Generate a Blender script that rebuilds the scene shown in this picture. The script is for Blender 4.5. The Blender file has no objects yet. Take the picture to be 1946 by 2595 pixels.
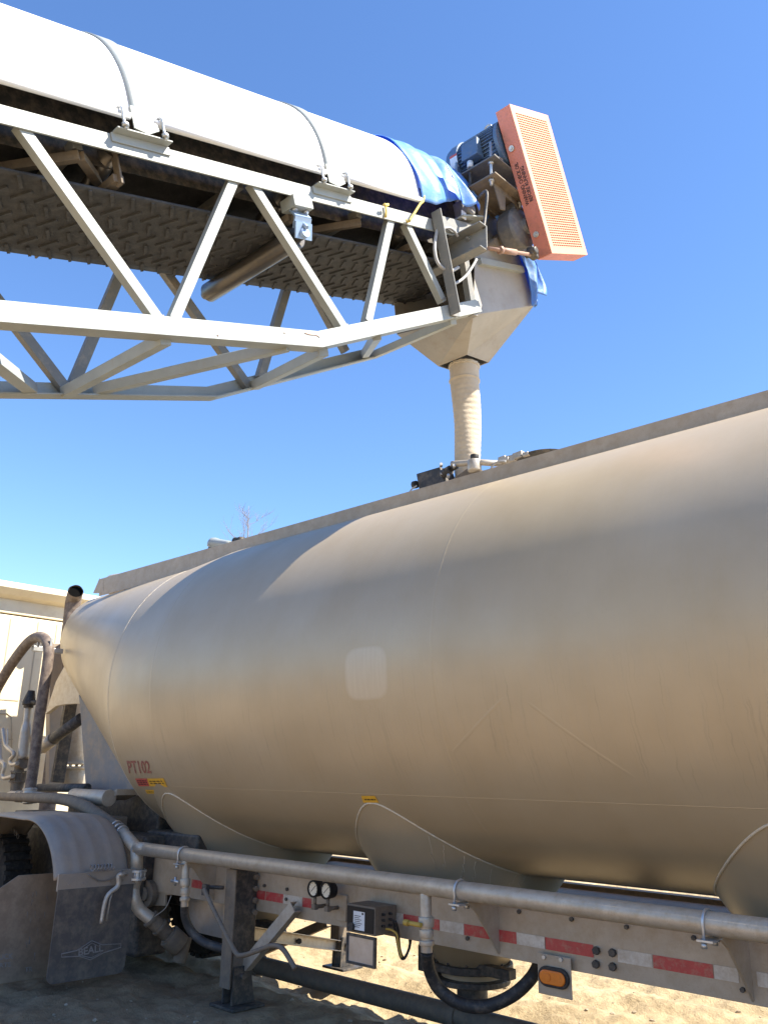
import bpy, bmesh, math, random
import numpy as np
from mathutils import Vector, Matrix
random.seed(7); np.random.seed(7)
R = math.radians
S = bpy.context.scene
COL = S.collection

# ------------------------------------------------------------------ camera
RM = np.array([[0.72195, 0.19413, -0.66416], [0.69177, -0.22338, 0.68668], [0.01501, 0.95520, 0.29558]])
_r = Matrix(((RM[0][0], RM[0][1], -RM[0][2]), (RM[1][0], RM[1][1], -RM[1][2]), (RM[2][0], RM[2][1], -RM[2][2])))
CAM = Vector((0, 0, 1.5))
cd = bpy.data.cameras.new("camera"); cd.sensor_fit = 'HORIZONTAL'; cd.sensor_width = 36; cd.lens = 2150 / 1946 * 36
cd.clip_start = .05; cd.clip_end = 3000
co = bpy.data.objects.new("camera", cd); COL.objects.link(co)
co.matrix_world = Matrix.Translation(CAM) @ _r.to_quaternion().to_matrix().to_4x4()
S.camera = co

# ------------------------------------------------------------------ light
SUN = Vector((.73, .37, 1.0)).normalized()
el = math.asin(SUN.z); az = math.atan2(SUN.x, SUN.y)
w = bpy.data.worlds.new("World"); S.world = w; w.use_nodes = True
nt = w.node_tree; bg = nt.nodes['Background']
sk = nt.nodes.new('ShaderNodeTexSky'); sk.sky_type = 'NISHITA'; sk.sun_disc = False
sk.sun_elevation = el; sk.sun_rotation = az; sk.air_density = 1.0; sk.dust_density = .1; sk.ozone_density = 4.0
hs = nt.nodes.new('ShaderNodeHueSaturation'); hs.inputs['Saturation'].default_value = 1.12; hs.inputs['Hue'].default_value = .505; nt.links.new(sk.outputs[0], hs.inputs['Color'])
nt.links.new(hs.outputs[0], bg.inputs[0]); bg.inputs[1].default_value = .112
ld = bpy.data.lights.new("sun", 'SUN'); ld.energy = 5.0; ld.angle = R(.5); ld.color = (1, .91, .76)
lo = bpy.data.objects.new("sun", ld); COL.objects.link(lo); lo.location = (20, 10, 30)
lo.rotation_euler = SUN.to_track_quat('Z', 'Y').to_euler()
S.view_settings.view_transform = 'Standard'; S.view_settings.look = 'None'
S.view_settings.exposure = 1.36; S.view_settings.gamma = 1

# ------------------------------------------------------------------ photo pixel -> point on a real plane of the place
def ray(px, py):
    v = RM @ np.array([px - 973., 1297.5 - py, 2150.]); return Vector(v)
def at(p, x=None, y=None, z=None):
    d = ray(*p)
    t = (x - CAM.x) / d.x if x is not None else ((y - CAM.y) / d.y if y is not None else (z - CAM.z) / d.z)
    return CAM + d * t
def crop(ox, oy, k): return lambda x, y: (ox + k * x, oy + k * y)
c1 = crop(0, 0, .4521); c2 = crop(500, 300, .3918); c3 = crop(950, 230, .3617); c4 = crop(0, 600, .4822)
c5 = crop(950, 700, .3014); c6 = crop(0, 1250, .4219); c7 = crop(0, 1550, .2712); cl = crop(0, 1950, .3014)
cm = crop(400, 2050, .3617); cb = crop(850, 2050, .3617); cr = crop(1346, 2050, .3617)

# ------------------------------------------------------------------ materials
def mat(name, base, rough=.5, metal=0., dust=None, amt=0., scale=6., bump=0., bscale=60., var=.12, streak=None, spec=None, fine=0.):
    m = bpy.data.materials.new(name); m.use_nodes = True
    n = m.node_tree.nodes; L = m.node_tree.links; b = n['Principled BSDF']
    b.inputs['Roughness'].default_value = rough; b.inputs['Metallic'].default_value = metal
    if spec is not None: b.inputs['Specular IOR Level'].default_value = spec
    tc = n.new('ShaderNodeTexCoord')
    n1 = n.new('ShaderNodeTexNoise'); n1.inputs['Scale'].default_value = scale; n1.inputs['Detail'].default_value = 9; n1.inputs['Roughness'].default_value = .65
    L.new(tc.outputs['Object'], n1.inputs['Vector'])
    rp = n.new('ShaderNodeMapRange'); rp.inputs[1].default_value = .3; rp.inputs[2].default_value = .7
    rp.inputs[3].default_value = 1 - var; rp.inputs[4].default_value = 1 + var
    L.new(n1.outputs['Fac'], rp.inputs[0])
    mul = n.new('ShaderNodeMix'); mul.data_type = 'RGBA'; mul.blend_type = 'MULTIPLY'; mul.inputs[0].default_value = 1
    mul.inputs[6].default_value = (*base, 1); L.new(rp.outputs[0], mul.inputs[7])
    out = mul.outputs[2]
    if dust:
        n2 = n.new('ShaderNodeTexNoise'); n2.inputs['Scale'].default_value = scale * 2.3; n2.inputs['Detail'].default_value = 10; n2.inputs['Roughness'].default_value = .7
        L.new(tc.outputs['Object'], n2.inputs['Vector'])
        r2 = n.new('ShaderNodeMapRange'); r2.inputs[1].default_value = .65 - amt * .5; r2.inputs[2].default_value = .95 - amt * .5
        L.new(n2.outputs['Fac'], r2.inputs[0])
        mx = n.new('ShaderNodeMix'); mx.data_type = 'RGBA'; L.new(r2.outputs[0], mx.inputs[0]); L.new(out, mx.inputs[6]); mx.inputs[7].default_value = (*dust, 1)
        out = mx.outputs[2]
    if fine:
        n4 = n.new('ShaderNodeTexNoise'); n4.inputs['Scale'].default_value = 140; n4.inputs['Detail'].default_value = 3
        L.new(tc.outputs['Object'], n4.inputs['Vector'])
        r4 = n.new('ShaderNodeMapRange'); r4.inputs[1].default_value = .62; r4.inputs[2].default_value = .78
        L.new(n4.outputs['Fac'], r4.inputs[0])
        sc_ = n.new('ShaderNodeMath'); sc_.operation = 'MULTIPLY'; sc_.inputs[1].default_value = fine; L.new(r4.outputs[0], sc_.inputs[0])
        m4 = n.new('ShaderNodeMix'); m4.data_type = 'RGBA'; L.new(sc_.outputs[0], m4.inputs[0]); L.new(out, m4.inputs[6]); m4.inputs[7].default_value = (base[0] * .35, base[1] * .32, base[2] * .3, 1)
        out = m4.outputs[2]
    L.new(out, b.inputs['Base Color'])
    if bump:
        n3 = n.new('ShaderNodeTexNoise'); n3.inputs['Scale'].default_value = bscale; n3.inputs['Detail'].default_value = 6
        L.new(tc.outputs['Object'], n3.inputs['Vector'])
        bp = n.new('ShaderNodeBump'); bp.inputs['Strength'].default_value = bump; bp.inputs['Distance'].default_value = .01
        L.new(n3.outputs['Fac'], bp.inputs['Height']); L.new(bp.outputs[0], b.inputs['Normal'])
    return m
DUST = (.46, .38, .28)
M = dict(
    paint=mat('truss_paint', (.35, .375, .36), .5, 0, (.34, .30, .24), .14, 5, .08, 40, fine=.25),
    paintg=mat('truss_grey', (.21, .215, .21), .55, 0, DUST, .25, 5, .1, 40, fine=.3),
    white=mat('cover_white', (.84, .85, .86), .38, 0, None, 0, 2, 0, var=.03),
    band=mat('band_white', (.30, .335, .345), .4, 0, DUST, .1, 4),
    galv=mat('galvanised', (.55, .56, .56), .42, .75, DUST, .15, 14, .05, 80),
    rubber=mat('belt_rubber', (.052, .053, .055), .85, 0, (.095, .091, .088), .42, 7, .25, 70),
    roller=mat('roller_steel', (.15, .14, .13), .34, .7, (.20, .17, .13), .35, 9, .05, 90),
    black=mat('black_rubber', (.025, .024, .024), .6, 0, (.16, .13, .10), .32, 9, .15, 60),
    blacksteel=mat('black_steel', (.035, .034, .034), .55, 0, (.17, .135, .10), .42, 8, .15, 50),
    dirty=mat('dirty_steel', (.165, .135, .105), .7, .1, (.25, .195, .135), .45, 8, .2, 50),
    alu=mat('dusty_aluminium', (.50, .46, .40), .5, .45, (.40, .33, .25), .42, 7, .12, 60, fine=.35),
    alupipe=mat('pipe_aluminium', (.52, .455, .365), .46, .35, (.40, .32, .22), .4, 9, .15, 90, fine=.35),
    frame=mat('frame_aluminium', (.43, .355, .27), .55, .2, (.36, .28, .19), .45, 5, .12, 50, fine=.5),
    orange=mat('guard_orange', (.62, .215, .15), .55, 0, (.32, .15, .11), .30, 3, .06, 60),
    mesh=mat('mesh_orange', (.80, .36, .22), .5, 0, (.5, .35, .25), .1, 6),
    motor=mat('motor_blue', (.10, .165, .265), .45, .1, (.25, .23, .21), .22, 9, .08, 80),
    gear=mat('gearbox_grey', (.13, .13, .13), .5, .1, (.24, .21, .18), .38, 10, .12, 80),
    tarp=mat('tarp_blue', (.17, .40, .82), .42, 0, (.48, .60, .74), .30, 5, .3, 26),
    cream=mat('cab_cream', (.74, .65, .47), .5, 0, (.6, .5, .34), .3, 2, .03, 40, var=.05),
    creamline=mat('cab_seam', (.48, .41, .30), .7),
    hose=mat('rubber_hose', (.10, .075, .066), .65, 0, (.27, .215, .17), .5, 7, .12, 60),
    hosedark=mat('dark_hose', (.05, .05, .052), .6, 0, (.2, .17, .14), .35, 7, .12, 60),
    fender=mat('fender_aluminium', (.31, .27, .23), .55, .2, (.37, .30, .23), .45, 5, .1, 50, fine=.3),
    flap=mat('flap_rubber', (.088, .08, .075), .75, 0, (.20, .165, .13), .42, 5, .1, 50),
    flapb=mat('flap_brown', (.23, .175, .125), .75, 0, (.34, .265, .19), .45, 5, .1, 50),
    logo=mat('logo_grey', (.25, .24, .235), .7, 0, (.17, .15, .13), .3, 30),
    red=mat('tape_red', (.44, .05, .05), .4, 0, (.36, .22, .16), .34, 14, fine=.3),
    tapew=mat('tape_white', (.58, .53, .46), .4, 0, (.42, .34, .255), .5, 12, fine=.3),
    stickred=mat('sticker_red', (.55, .10, .08), .5, 0, (.42, .3, .2), .22, 30),
    stickyel=mat('sticker_yellow', (.72, .42, .04), .5, 0, (.5, .38, .2), .2, 30),
    inkred=mat('ink_red', (.27, .075, .062), .6, 0, (.42, .35, .27), .34, 40),
    ink=mat('ink_black', (.03, .025, .025), .6),
    dial=mat('dial_white', (.74, .70, .60), .35),
    label=mat('label_white', (.72, .74, .76), .4),
    gloss=mat('box_black', (.012, .012, .014), .4, 0, spec=.25),
    plate=mat('plate_grey', (.52, .48, .44), .35, .5, (.46, .39, .31), .4, 6),
    amber=mat('lens_amber', (.75, .20, .02), .25, 0, (.35, .12, .03), .2, 20),
    blueplate=mat('upper_coupler_steel', (.20, .215, .245), .55, .3, (.33, .28, .23), .35, 4, .1, 40),
    sock=mat('spout_canvas', (.55, .47, .36), .85, 0, (.46, .38, .275), .3, 8, .25, 60),
    chute=mat('chute_paint', (.37, .35, .315), .55, 0, (.32, .275, .215), .3, 4, .06, 40, fine=.45),
    rope=mat('rope_yellow', (.72, .55, .16), .8),
    weld=mat('weld_bead', (.64, .57, .45), .6, .1, (.4, .33, .24), .2, 60, .5, 200),
    yellow=mat('yellow_wire', (.5, .33, .06), .5),
    bark=mat('bark', (.23, .205, .195), .9),
    rust=mat('rusty_rod', (.33, .20, .15), .6, .3, (.35, .28, .2), .3, 12),
    conduit=mat('conduit_grey', (.42, .42, .42), .5, 0, DUST, .2, 20),
    chain=mat('chain_steel', (.3, .29, .28), .45, .7, DUST, .2, 20),
    tyre=mat('tyre_rubber', (.02, .02, .02), .8, 0, (.10, .085, .07), .3, 8, .2, 40),
)

def see_light(m, c, f):
    t = m.node_tree; n = t.nodes; tr_ = n.new('ShaderNodeBsdfTranslucent'); tr_.inputs[0].default_value = (*c, 1)
    mx = n.new('ShaderNodeMixShader'); mx.inputs[0].default_value = f; t.links.new(n['Principled BSDF'].outputs[0], mx.inputs[1]); t.links.new(tr_.outputs[0], mx.inputs[2]); t.links.new(mx.outputs[0], n['Material Output'].inputs[0])
see_light(M['tarp'], (.04, .28, .92), .32)

def tank_mat():
    m = bpy.data.materials.new('tank_aluminium'); m.use_nodes = True
    n = m.node_tree.nodes; L = m.node_tree.links; b = n['Principled BSDF']
    uv = n.new('ShaderNodeTexCoord')
    def noise(vec, sx, sy, detail=8, rough=.6):
        mp = n.new('ShaderNodeMapping'); mp.inputs['Scale'].default_value = (sx, sy, 1)
        L.new(vec, mp.inputs[0]); q = n.new('ShaderNodeTexNoise'); q.inputs['Scale'].default_value = 1; q.inputs['Detail'].default_value = detail
        q.inputs['Roughness'].default_value = rough; L.new(mp.outputs[0], q.inputs[0]); return q.outputs['Fac']
    def rng(s, a, b_, c, d):
        q = n.new('ShaderNodeMapRange'); L.new(s, q.inputs[0])
        for i, v in enumerate((a, b_, c, d)): q.inputs[i + 1].default_value = v
        return q.outputs[0]
    def mixc(f, a, c):
        q = n.new('ShaderNodeMix'); q.data_type = 'RGBA'; L.new(f, q.inputs[0])
        if isinstance(a, tuple): q.inputs[6].default_value = (*a, 1)
        else: L.new(a, q.inputs[6])
        q.inputs[7].default_value = (*c, 1); return q.outputs[2]
    def mulv(a, k):
        q = n.new('ShaderNodeMath'); q.operation = 'MULTIPLY'; L.new(a, q.inputs[0])
        if isinstance(k, float): q.inputs[1].default_value = k
        else: L.new(k, q.inputs[1])
        return q.outputs[0]
    U = uv.outputs['UV']
    wob_ = n.new('ShaderNodeTexNoise'); wob_.inputs['Scale'].default_value = 9; wob_.inputs['Detail'].default_value = 3; L.new(U, wob_.inputs[0])
    wv_ = n.new('ShaderNodeVectorMath'); wv_.operation = 'MULTIPLY_ADD'; L.new(wob_.outputs['Color'], wv_.inputs[0]); wv_.inputs[1].default_value = (.05, 0, 0); L.new(U, wv_.inputs[2]); UW = wv_.outputs[0]
    broad = noise(U, 1.6, 1.3, 6); fine = noise(U, 55, 3.2, 8, .65); drip = noise(UW, 85, 1.0, 3, .5); speck = noise(U, 160, 160, 2)
    brk = noise(U, 9, 5, 4)
    col = mixc(rng(broad, .3, .7, 0, 1), (.515, .43, .305), (.45, .362, .24))
    col = mixc(rng(fine, .45, .8, 0, .28), col, (.42, .36, .285))
    sv = n.new('ShaderNodeSeparateXYZ'); L.new(U, sv.inputs[0])
    dr = mulv(mulv(mulv(rng(drip, .585, .66, 0, 1), rng(brk, .38, .56, 0, .27)), rng(sv.outputs[1], -.10, -.25, .12, 1)), rng(sv.outputs[1], -.86, -.72, .15, 1))
    col = mixc(dr, col, (.27, .225, .17))
    col = mixc(rng(speck, .70, .78, 0, .6), col, (.16, .13, .10))
    # pale rounded square where a placard was
    A, B = tank_hit((876, 1648)), tank_hit((984, 1768)); sx = n.new('ShaderNodeSeparateXYZ'); L.new(U, sx.inputs[0]); q4 = []
    for o_, c_, h_ in ((sx.outputs[0], (A[0].x + B[0].x) / 2, abs(B[0].x - A[0].x) / 2), (sx.outputs[1], 1.3 * (A[1] + B[1]) / 2, 1.3 * abs(A[1] - B[1]) / 2)):
        d1 = n.new('ShaderNodeMath'); d1.operation = 'SUBTRACT'; L.new(o_, d1.inputs[0]); d1.inputs[1].default_value = c_
        d2 = n.new('ShaderNodeMath'); d2.operation = 'DIVIDE'; L.new(d1.outputs[0], d2.inputs[0]); d2.inputs[1].default_value = h_
        d3 = n.new('ShaderNodeMath'); d3.operation = 'MULTIPLY'; L.new(d2.outputs[0], d3.inputs[0]); L.new(d2.outputs[0], d3.inputs[1])
        d4 = n.new('ShaderNodeMath'); d4.operation = 'MULTIPLY'; L.new(d3.outputs[0], d4.inputs[0]); L.new(d3.outputs[0], d4.inputs[1]); q4.append(d4.outputs[0])
    sm = n.new('ShaderNodeMath'); sm.operation = 'ADD'; L.new(q4[0], sm.inputs[0]); L.new(q4[1], sm.inputs[1])
    pm = mulv(rng(sm.outputs[0], 1.35, .75, 0, 1), rng(fine, .3, .75, .62, .3))
    col = mixc(pm, col, (.62, .555, .455))
    L.new(col, b.inputs['Base Color'])
    L.new(rng(fine, .3, .7, .33, .24), b.inputs['Metallic'])
    L.new(rng(broad, .3, .7, .38, .47), b.inputs['Roughness'])
    b.inputs['Anisotropic'].default_value = 0
    ht = n.new('ShaderNodeMath'); ht.operation = 'ADD'; L.new(mulv(broad, .6), ht.inputs[0]); L.new(mulv(fine, .014), ht.inputs[1])
    bp = n.new('ShaderNodeBump'); bp.inputs['Strength'].default_value = .2; bp.inputs['Distance'].default_value = .02
    L.new(ht.outputs[0], bp.inputs['Height']); L.new(bp.outputs[0], b.inputs['Normal'])
    return m

def sand_mat():
    m = bpy.data.materials.new('sand'); m.use_nodes = True
    n = m.node_tree.nodes; L = m.node_tree.links; b = n['Principled BSDF']; b.inputs['Roughness'].default_value = .95
    b.inputs['Specular IOR Level'].default_value = .15
    tc = n.new('ShaderNodeTexCoord')
    def noise(s, d): 
        q = n.new('ShaderNodeTexNoise'); q.inputs['Scale'].default_value = s; q.inputs['Detail'].default_value = d; q.inputs['Roughness'].default_value = .65
        L.new(tc.outputs['Object'], q.inputs[0]); return q.outputs['Fac']
    a, c, e = noise(.9, 8), noise(14, 9), noise(90, 4)
    r = n.new('ShaderNodeValToRGB'); r.color_ramp.elements[0].position = .3; r.color_ramp.elements[1].position = .7
    r.color_ramp.elements[0].color = (.34, .265, .16, 1); r.color_ramp.elements[1].color = (.55, .44, .275, 1); L.new(a, r.inputs[0])
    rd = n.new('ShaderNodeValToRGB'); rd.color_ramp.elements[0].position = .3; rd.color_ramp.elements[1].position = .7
    rd.color_ramp.elements[0].color = (.215, .15, .088, 1); rd.color_ramp.elements[1].color = (.35, .262, .165, 1); L.new(a, rd.inputs[0])  # darker sand for the strip under the trailer, its shade put into the colour
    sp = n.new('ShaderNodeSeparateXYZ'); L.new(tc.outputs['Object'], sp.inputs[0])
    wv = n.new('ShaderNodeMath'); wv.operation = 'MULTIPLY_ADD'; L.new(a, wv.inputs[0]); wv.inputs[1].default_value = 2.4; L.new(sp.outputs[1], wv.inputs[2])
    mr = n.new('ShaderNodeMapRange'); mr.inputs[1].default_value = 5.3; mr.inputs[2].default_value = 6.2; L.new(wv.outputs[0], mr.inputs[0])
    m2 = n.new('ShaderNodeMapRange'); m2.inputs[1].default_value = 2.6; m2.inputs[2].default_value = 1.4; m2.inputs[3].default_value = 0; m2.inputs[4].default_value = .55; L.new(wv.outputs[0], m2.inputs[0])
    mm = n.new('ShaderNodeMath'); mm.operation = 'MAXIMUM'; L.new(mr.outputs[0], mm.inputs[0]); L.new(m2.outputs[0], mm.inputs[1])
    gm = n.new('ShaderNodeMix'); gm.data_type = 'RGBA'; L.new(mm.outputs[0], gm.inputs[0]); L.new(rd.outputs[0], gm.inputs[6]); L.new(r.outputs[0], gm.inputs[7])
    r2 = n.new('ShaderNodeMapRange'); r2.inputs[1].default_value = .3; r2.inputs[2].default_value = .7; r2.inputs[3].default_value = .72; r2.inputs[4].default_value = 1.15; L.new(c, r2.inputs[0])
    mx = n.new('ShaderNodeMix'); mx.data_type = 'RGBA'; mx.blend_type = 'MULTIPLY'; mx.inputs[0].default_value = 1; L.new(gm.outputs[2], mx.inputs[6]); L.new(r2.outputs[0], mx.inputs[7])
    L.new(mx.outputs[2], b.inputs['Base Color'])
    ad = n.new('ShaderNodeMath'); ad.operation = 'MULTIPLY_ADD'; L.new(e, ad.inputs[0]); ad.inputs[1].default_value = .4; L.new(c, ad.inputs[2])
    bp = n.new('ShaderNodeBump'); bp.inputs['Strength'].default_value = .8; bp.inputs['Distance'].default_value = .03
    L.new(ad.outputs[0], bp.inputs['Height']); L.new(bp.outputs[0], b.inputs['Normal'])
    return m
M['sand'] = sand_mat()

# ------------------------------------------------------------------ mesh helpers (all in world coordinates)
def V(*a): return Vector(a)
def bm(): return bmesh.new()
def box(b, c, s, rot=None):
    r = bmesh.ops.create_cube(b, size=1); m = Matrix.Translation(c) @ (rot.to_4x4() if rot else Matrix()) @ Matrix.Diagonal((*s, 1))
    bmesh.ops.transform(b, matrix=m, verts=r['verts']); return b
def span(b, x0, x1, y0, y1, z0, z1):
    return box(b, V((x0 + x1) / 2, (y0 + y1) / 2, (z0 + z1) / 2), (abs(x1 - x0), abs(y1 - y0), abs(z1 - z0)))
def frame_of(d, up):
    d = d.normalized(); s = d.cross(up)
    if s.length < 1e-4: s = d.cross(V(1, 0, 0.01))
    s.normalize(); u = s.cross(d).normalized(); return d, s, u
def bar(b, p, q, wd, hg, up=V(0, 0, 1)):
    "rectangular bar p to q; wd across, hg along up"
    d, s, u = frame_of(q - p, up)
    rot = Matrix((d, s, u)).transposed()
    return box(b, (p + q) / 2, ((q - p).length, wd, hg), rot)
def angle(b, p, q, leg, t, up, flip=1):
    "L section: one leg along up, the other sideways"
    d, s, u = frame_of(q - p, up)
    bar(b, p + u * leg / 2, q + u * leg / 2, t, leg, up)
    o = s * flip * (leg / 2 + t / 2 - .001)
    bar(b, p + o + u * t / 2, q + o + u * t / 2, leg, t, up)
    return b
def channel(b, p, q, wd, fl, t, up, side):
    "C section: web of height wd, flanges of depth fl towards side"
    d, s, u = frame_of(q - p, up); sd = s * side
    bar(b, p, q, t, wd, up)
    for k in (1, -1):
        o = u * k * (wd / 2 - t / 2) + sd * (fl / 2 + t / 2 - .001)
        bar(b, p + o, q + o, fl, t, up)
    return b
def smooth_path(pts, n=8):
    P = [pts[0]] + list(pts) + [pts[-1]]; out = []
    for i in range(1, len(P) - 2):
        a, b_, c, d = P[i - 1:i + 3]
        for k in range(n):
            t = k / n
            out.append(.5 * ((2 * b_) + (c - a) * t + (2 * a - 5 * b_ + 4 * c - d) * t * t + (3 * b_ - a - 3 * c + d) * t ** 3))
    out.append(P[-2]); return out
def tube(b, pts, r, seg=14, cap=True, sm=0):
    pts = [Vector(p) for p in pts]
    if sm: pts = smooth_path(pts, sm)
    n = len(pts); rr = r if isinstance(r, (list, tuple)) else [r] * n
    if len(rr) != n: rr = list(np.interp(np.linspace(0, 1, n), np.linspace(0, 1, len(rr)), rr))
    t0 = (pts[1] - pts[0]).normalized(); s = t0.orthogonal().normalized(); rings = []
    for i in range(n):
        t = (pts[min(i + 1, n - 1)] - pts[max(i - 1, 0)]).normalized()
        s = (s - t * s.dot(t)).normalized(); u = t.cross(s)
        rings.append([b.verts.new(pts[i] + (s * math.cos(k * 2 * math.pi / seg) + u * math.sin(k * 2 * math.pi / seg)) * rr[i]) for k in range(seg)])
    for a, c in zip(rings, rings[1:]):
        for k in range(seg):
            f = b.faces.new((a[k], a[(k + 1) % seg], c[(k + 1) % seg], c[k])); f.smooth = True
    if cap: b.faces.new(rings[0][::-1]); b.faces.new(rings[-1])
    return b
def cyl(b, p, q, r, r2=None, seg=24): return tube(b, [p, q], [r, r if r2 is None else r2], seg)
def prism(b, pts, off):
    "polygon of 3-D points extruded by vector off"
    A = [b.verts.new(p) for p in pts]; B = [b.verts.new(Vector(p) + off) for p in pts]; n = len(A)
    b.faces.new(A); b.faces.new(B[::-1])
    for i in range(n): b.faces.new((A[i], A[(i + 1) % n], B[(i + 1) % n], B[i])) if False else b.faces.new((A[(i + 1) % n], A[i], B[i], B[(i + 1) % n]))
    return b
def yz_sweep(b, path, prof, closed=False):
    "profile [(x, n)] carried along a path [(y, z)] with mitred corners"
    n = len(path); rings = []
    for i, (y, z) in enumerate(path):
        p = Vector((y, z))
        d1 = (p - Vector(path[i - 1])).normalized() if (i or closed) else None
        d2 = (Vector(path[(i + 1) % n]) - p).normalized() if (i < n - 1 or closed) else None
        d1 = d1 or d2; d2 = d2 or d1
        m = (d1 + d2).normalized(); nn = Vector((-m.y, m.x)); k = 1 / max(.3, m.dot(d1))
        rings.append([b.verts.new((x, y + nn.x * q * k, z + nn.y * q * k)) for x, q in prof])
    N = len(prof)
    for a, c in list(zip(rings, rings[1:])) + ([(rings[-1], rings[0])] if closed else []):
        for k in range(N): b.faces.new((a[k], a[(k + 1) % N], c[(k + 1) % N], c[k]))
    if not closed: b.faces.new(rings[0][::-1]); b.faces.new(rings[-1])
    return b
def lathe(b, c, prof, ax=V(0, 0, 1), seg=32, cap=True):
    "prof [(r, h)] about axis ax through c"
    ax = ax.normalized(); s = ax.orthogonal().normalized(); u = ax.cross(s); rings = []
    for r, h in prof:
        rings.append([b.verts.new(c + ax * h + (s * math.cos(k * 2 * math.pi / seg) + u * math.sin(k * 2 * math.pi / seg)) * max(r, 1e-4)) for k in range(seg)])
    for a, d in zip(rings, rings[1:]):
        for k in range(seg): b.faces.new((a[k], a[(k + 1) % seg], d[(k + 1) % seg], d[k]))
    if cap: b.faces.new(rings[0][::-1]); b.faces.new(rings[-1])
    return b
def bolt(b, c, ax, r=.012, h=.012):
    tube(b, [c, c + ax.normalized() * h], r, 6); return b

def origin(o):
    l = Vector(o.location)
    while o.parent: o = o.parent; l += Vector(o.location)
    return l
def obj(name, b, m, parent=None, bevel=0., smooth=None, label=None):
    bmesh.ops.recalc_face_normals(b, faces=b.faces)
    og = origin(parent) if parent else Vector()
    bmesh.ops.translate(b, vec=-og, verts=b.verts)
    me = bpy.data.meshes.new(name); b.to_mesh(me); b.free()
    me.materials.append(M[m] if isinstance(m, str) else m)
    o = bpy.data.objects.new(name, me); COL.objects.link(o)
    if parent: o.parent = parent
    if smooth is not None:
        for p in me.polygons: p.use_smooth = True
        try: me.set_sharp_from_angle(angle=R(smooth))
        except Exception: pass
    if bevel:
        md = o.modifiers.new('bevel', 'BEVEL'); md.width = bevel; md.segments = 2; md.limit_method = 'ANGLE'; md.angle_limit = R(40)
    if label: o['label'] = label
    return o
def thing(name, label, cat, loc=(0, 0, 0), group=None):
    o = bpy.data.objects.new(name, None); COL.objects.link(o); o.location = loc; o.empty_display_size = .1
    o['label'] = label; o['category'] = cat
    if group: o['group'] = group
    return o
def text_verts(s, size, fn, depth=0., spacing=1.):
    "letters as a mesh, each vertex carried by fn(x, y)"
    cu = bpy.data.curves.new('letters', 'FONT'); cu.body = s; cu.size = size; cu.space_character = spacing; cu.resolution_u = 3; cu.fill_mode = 'FRONT'; cu.offset = .022
    o = bpy.data.objects.new('letters', cu); COL.objects.link(o)
    dg = bpy.context.evaluated_depsgraph_get(); me = bpy.data.meshes.new_from_object(o.evaluated_get(dg))
    b = bm(); b.from_mesh(me)
    xs = [v.co.x for v in b.verts]; wd = max(xs)
    bmesh.ops.triangulate(b, faces=b.faces)
    for v in b.verts: v.co = fn(v.co.x / wd, v.co.y / size)
    bpy.data.objects.remove(o); bpy.data.curves.remove(cu); bpy.data.meshes.remove(me); return b
def text_on(s, origin_, ux, uy, width, height):
    "flat lettering: width along ux, cap height along uy"
    return text_verts(s, 1, lambda x, y: origin_ + ux * (x * width) + uy * (y * height / .7))

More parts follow.
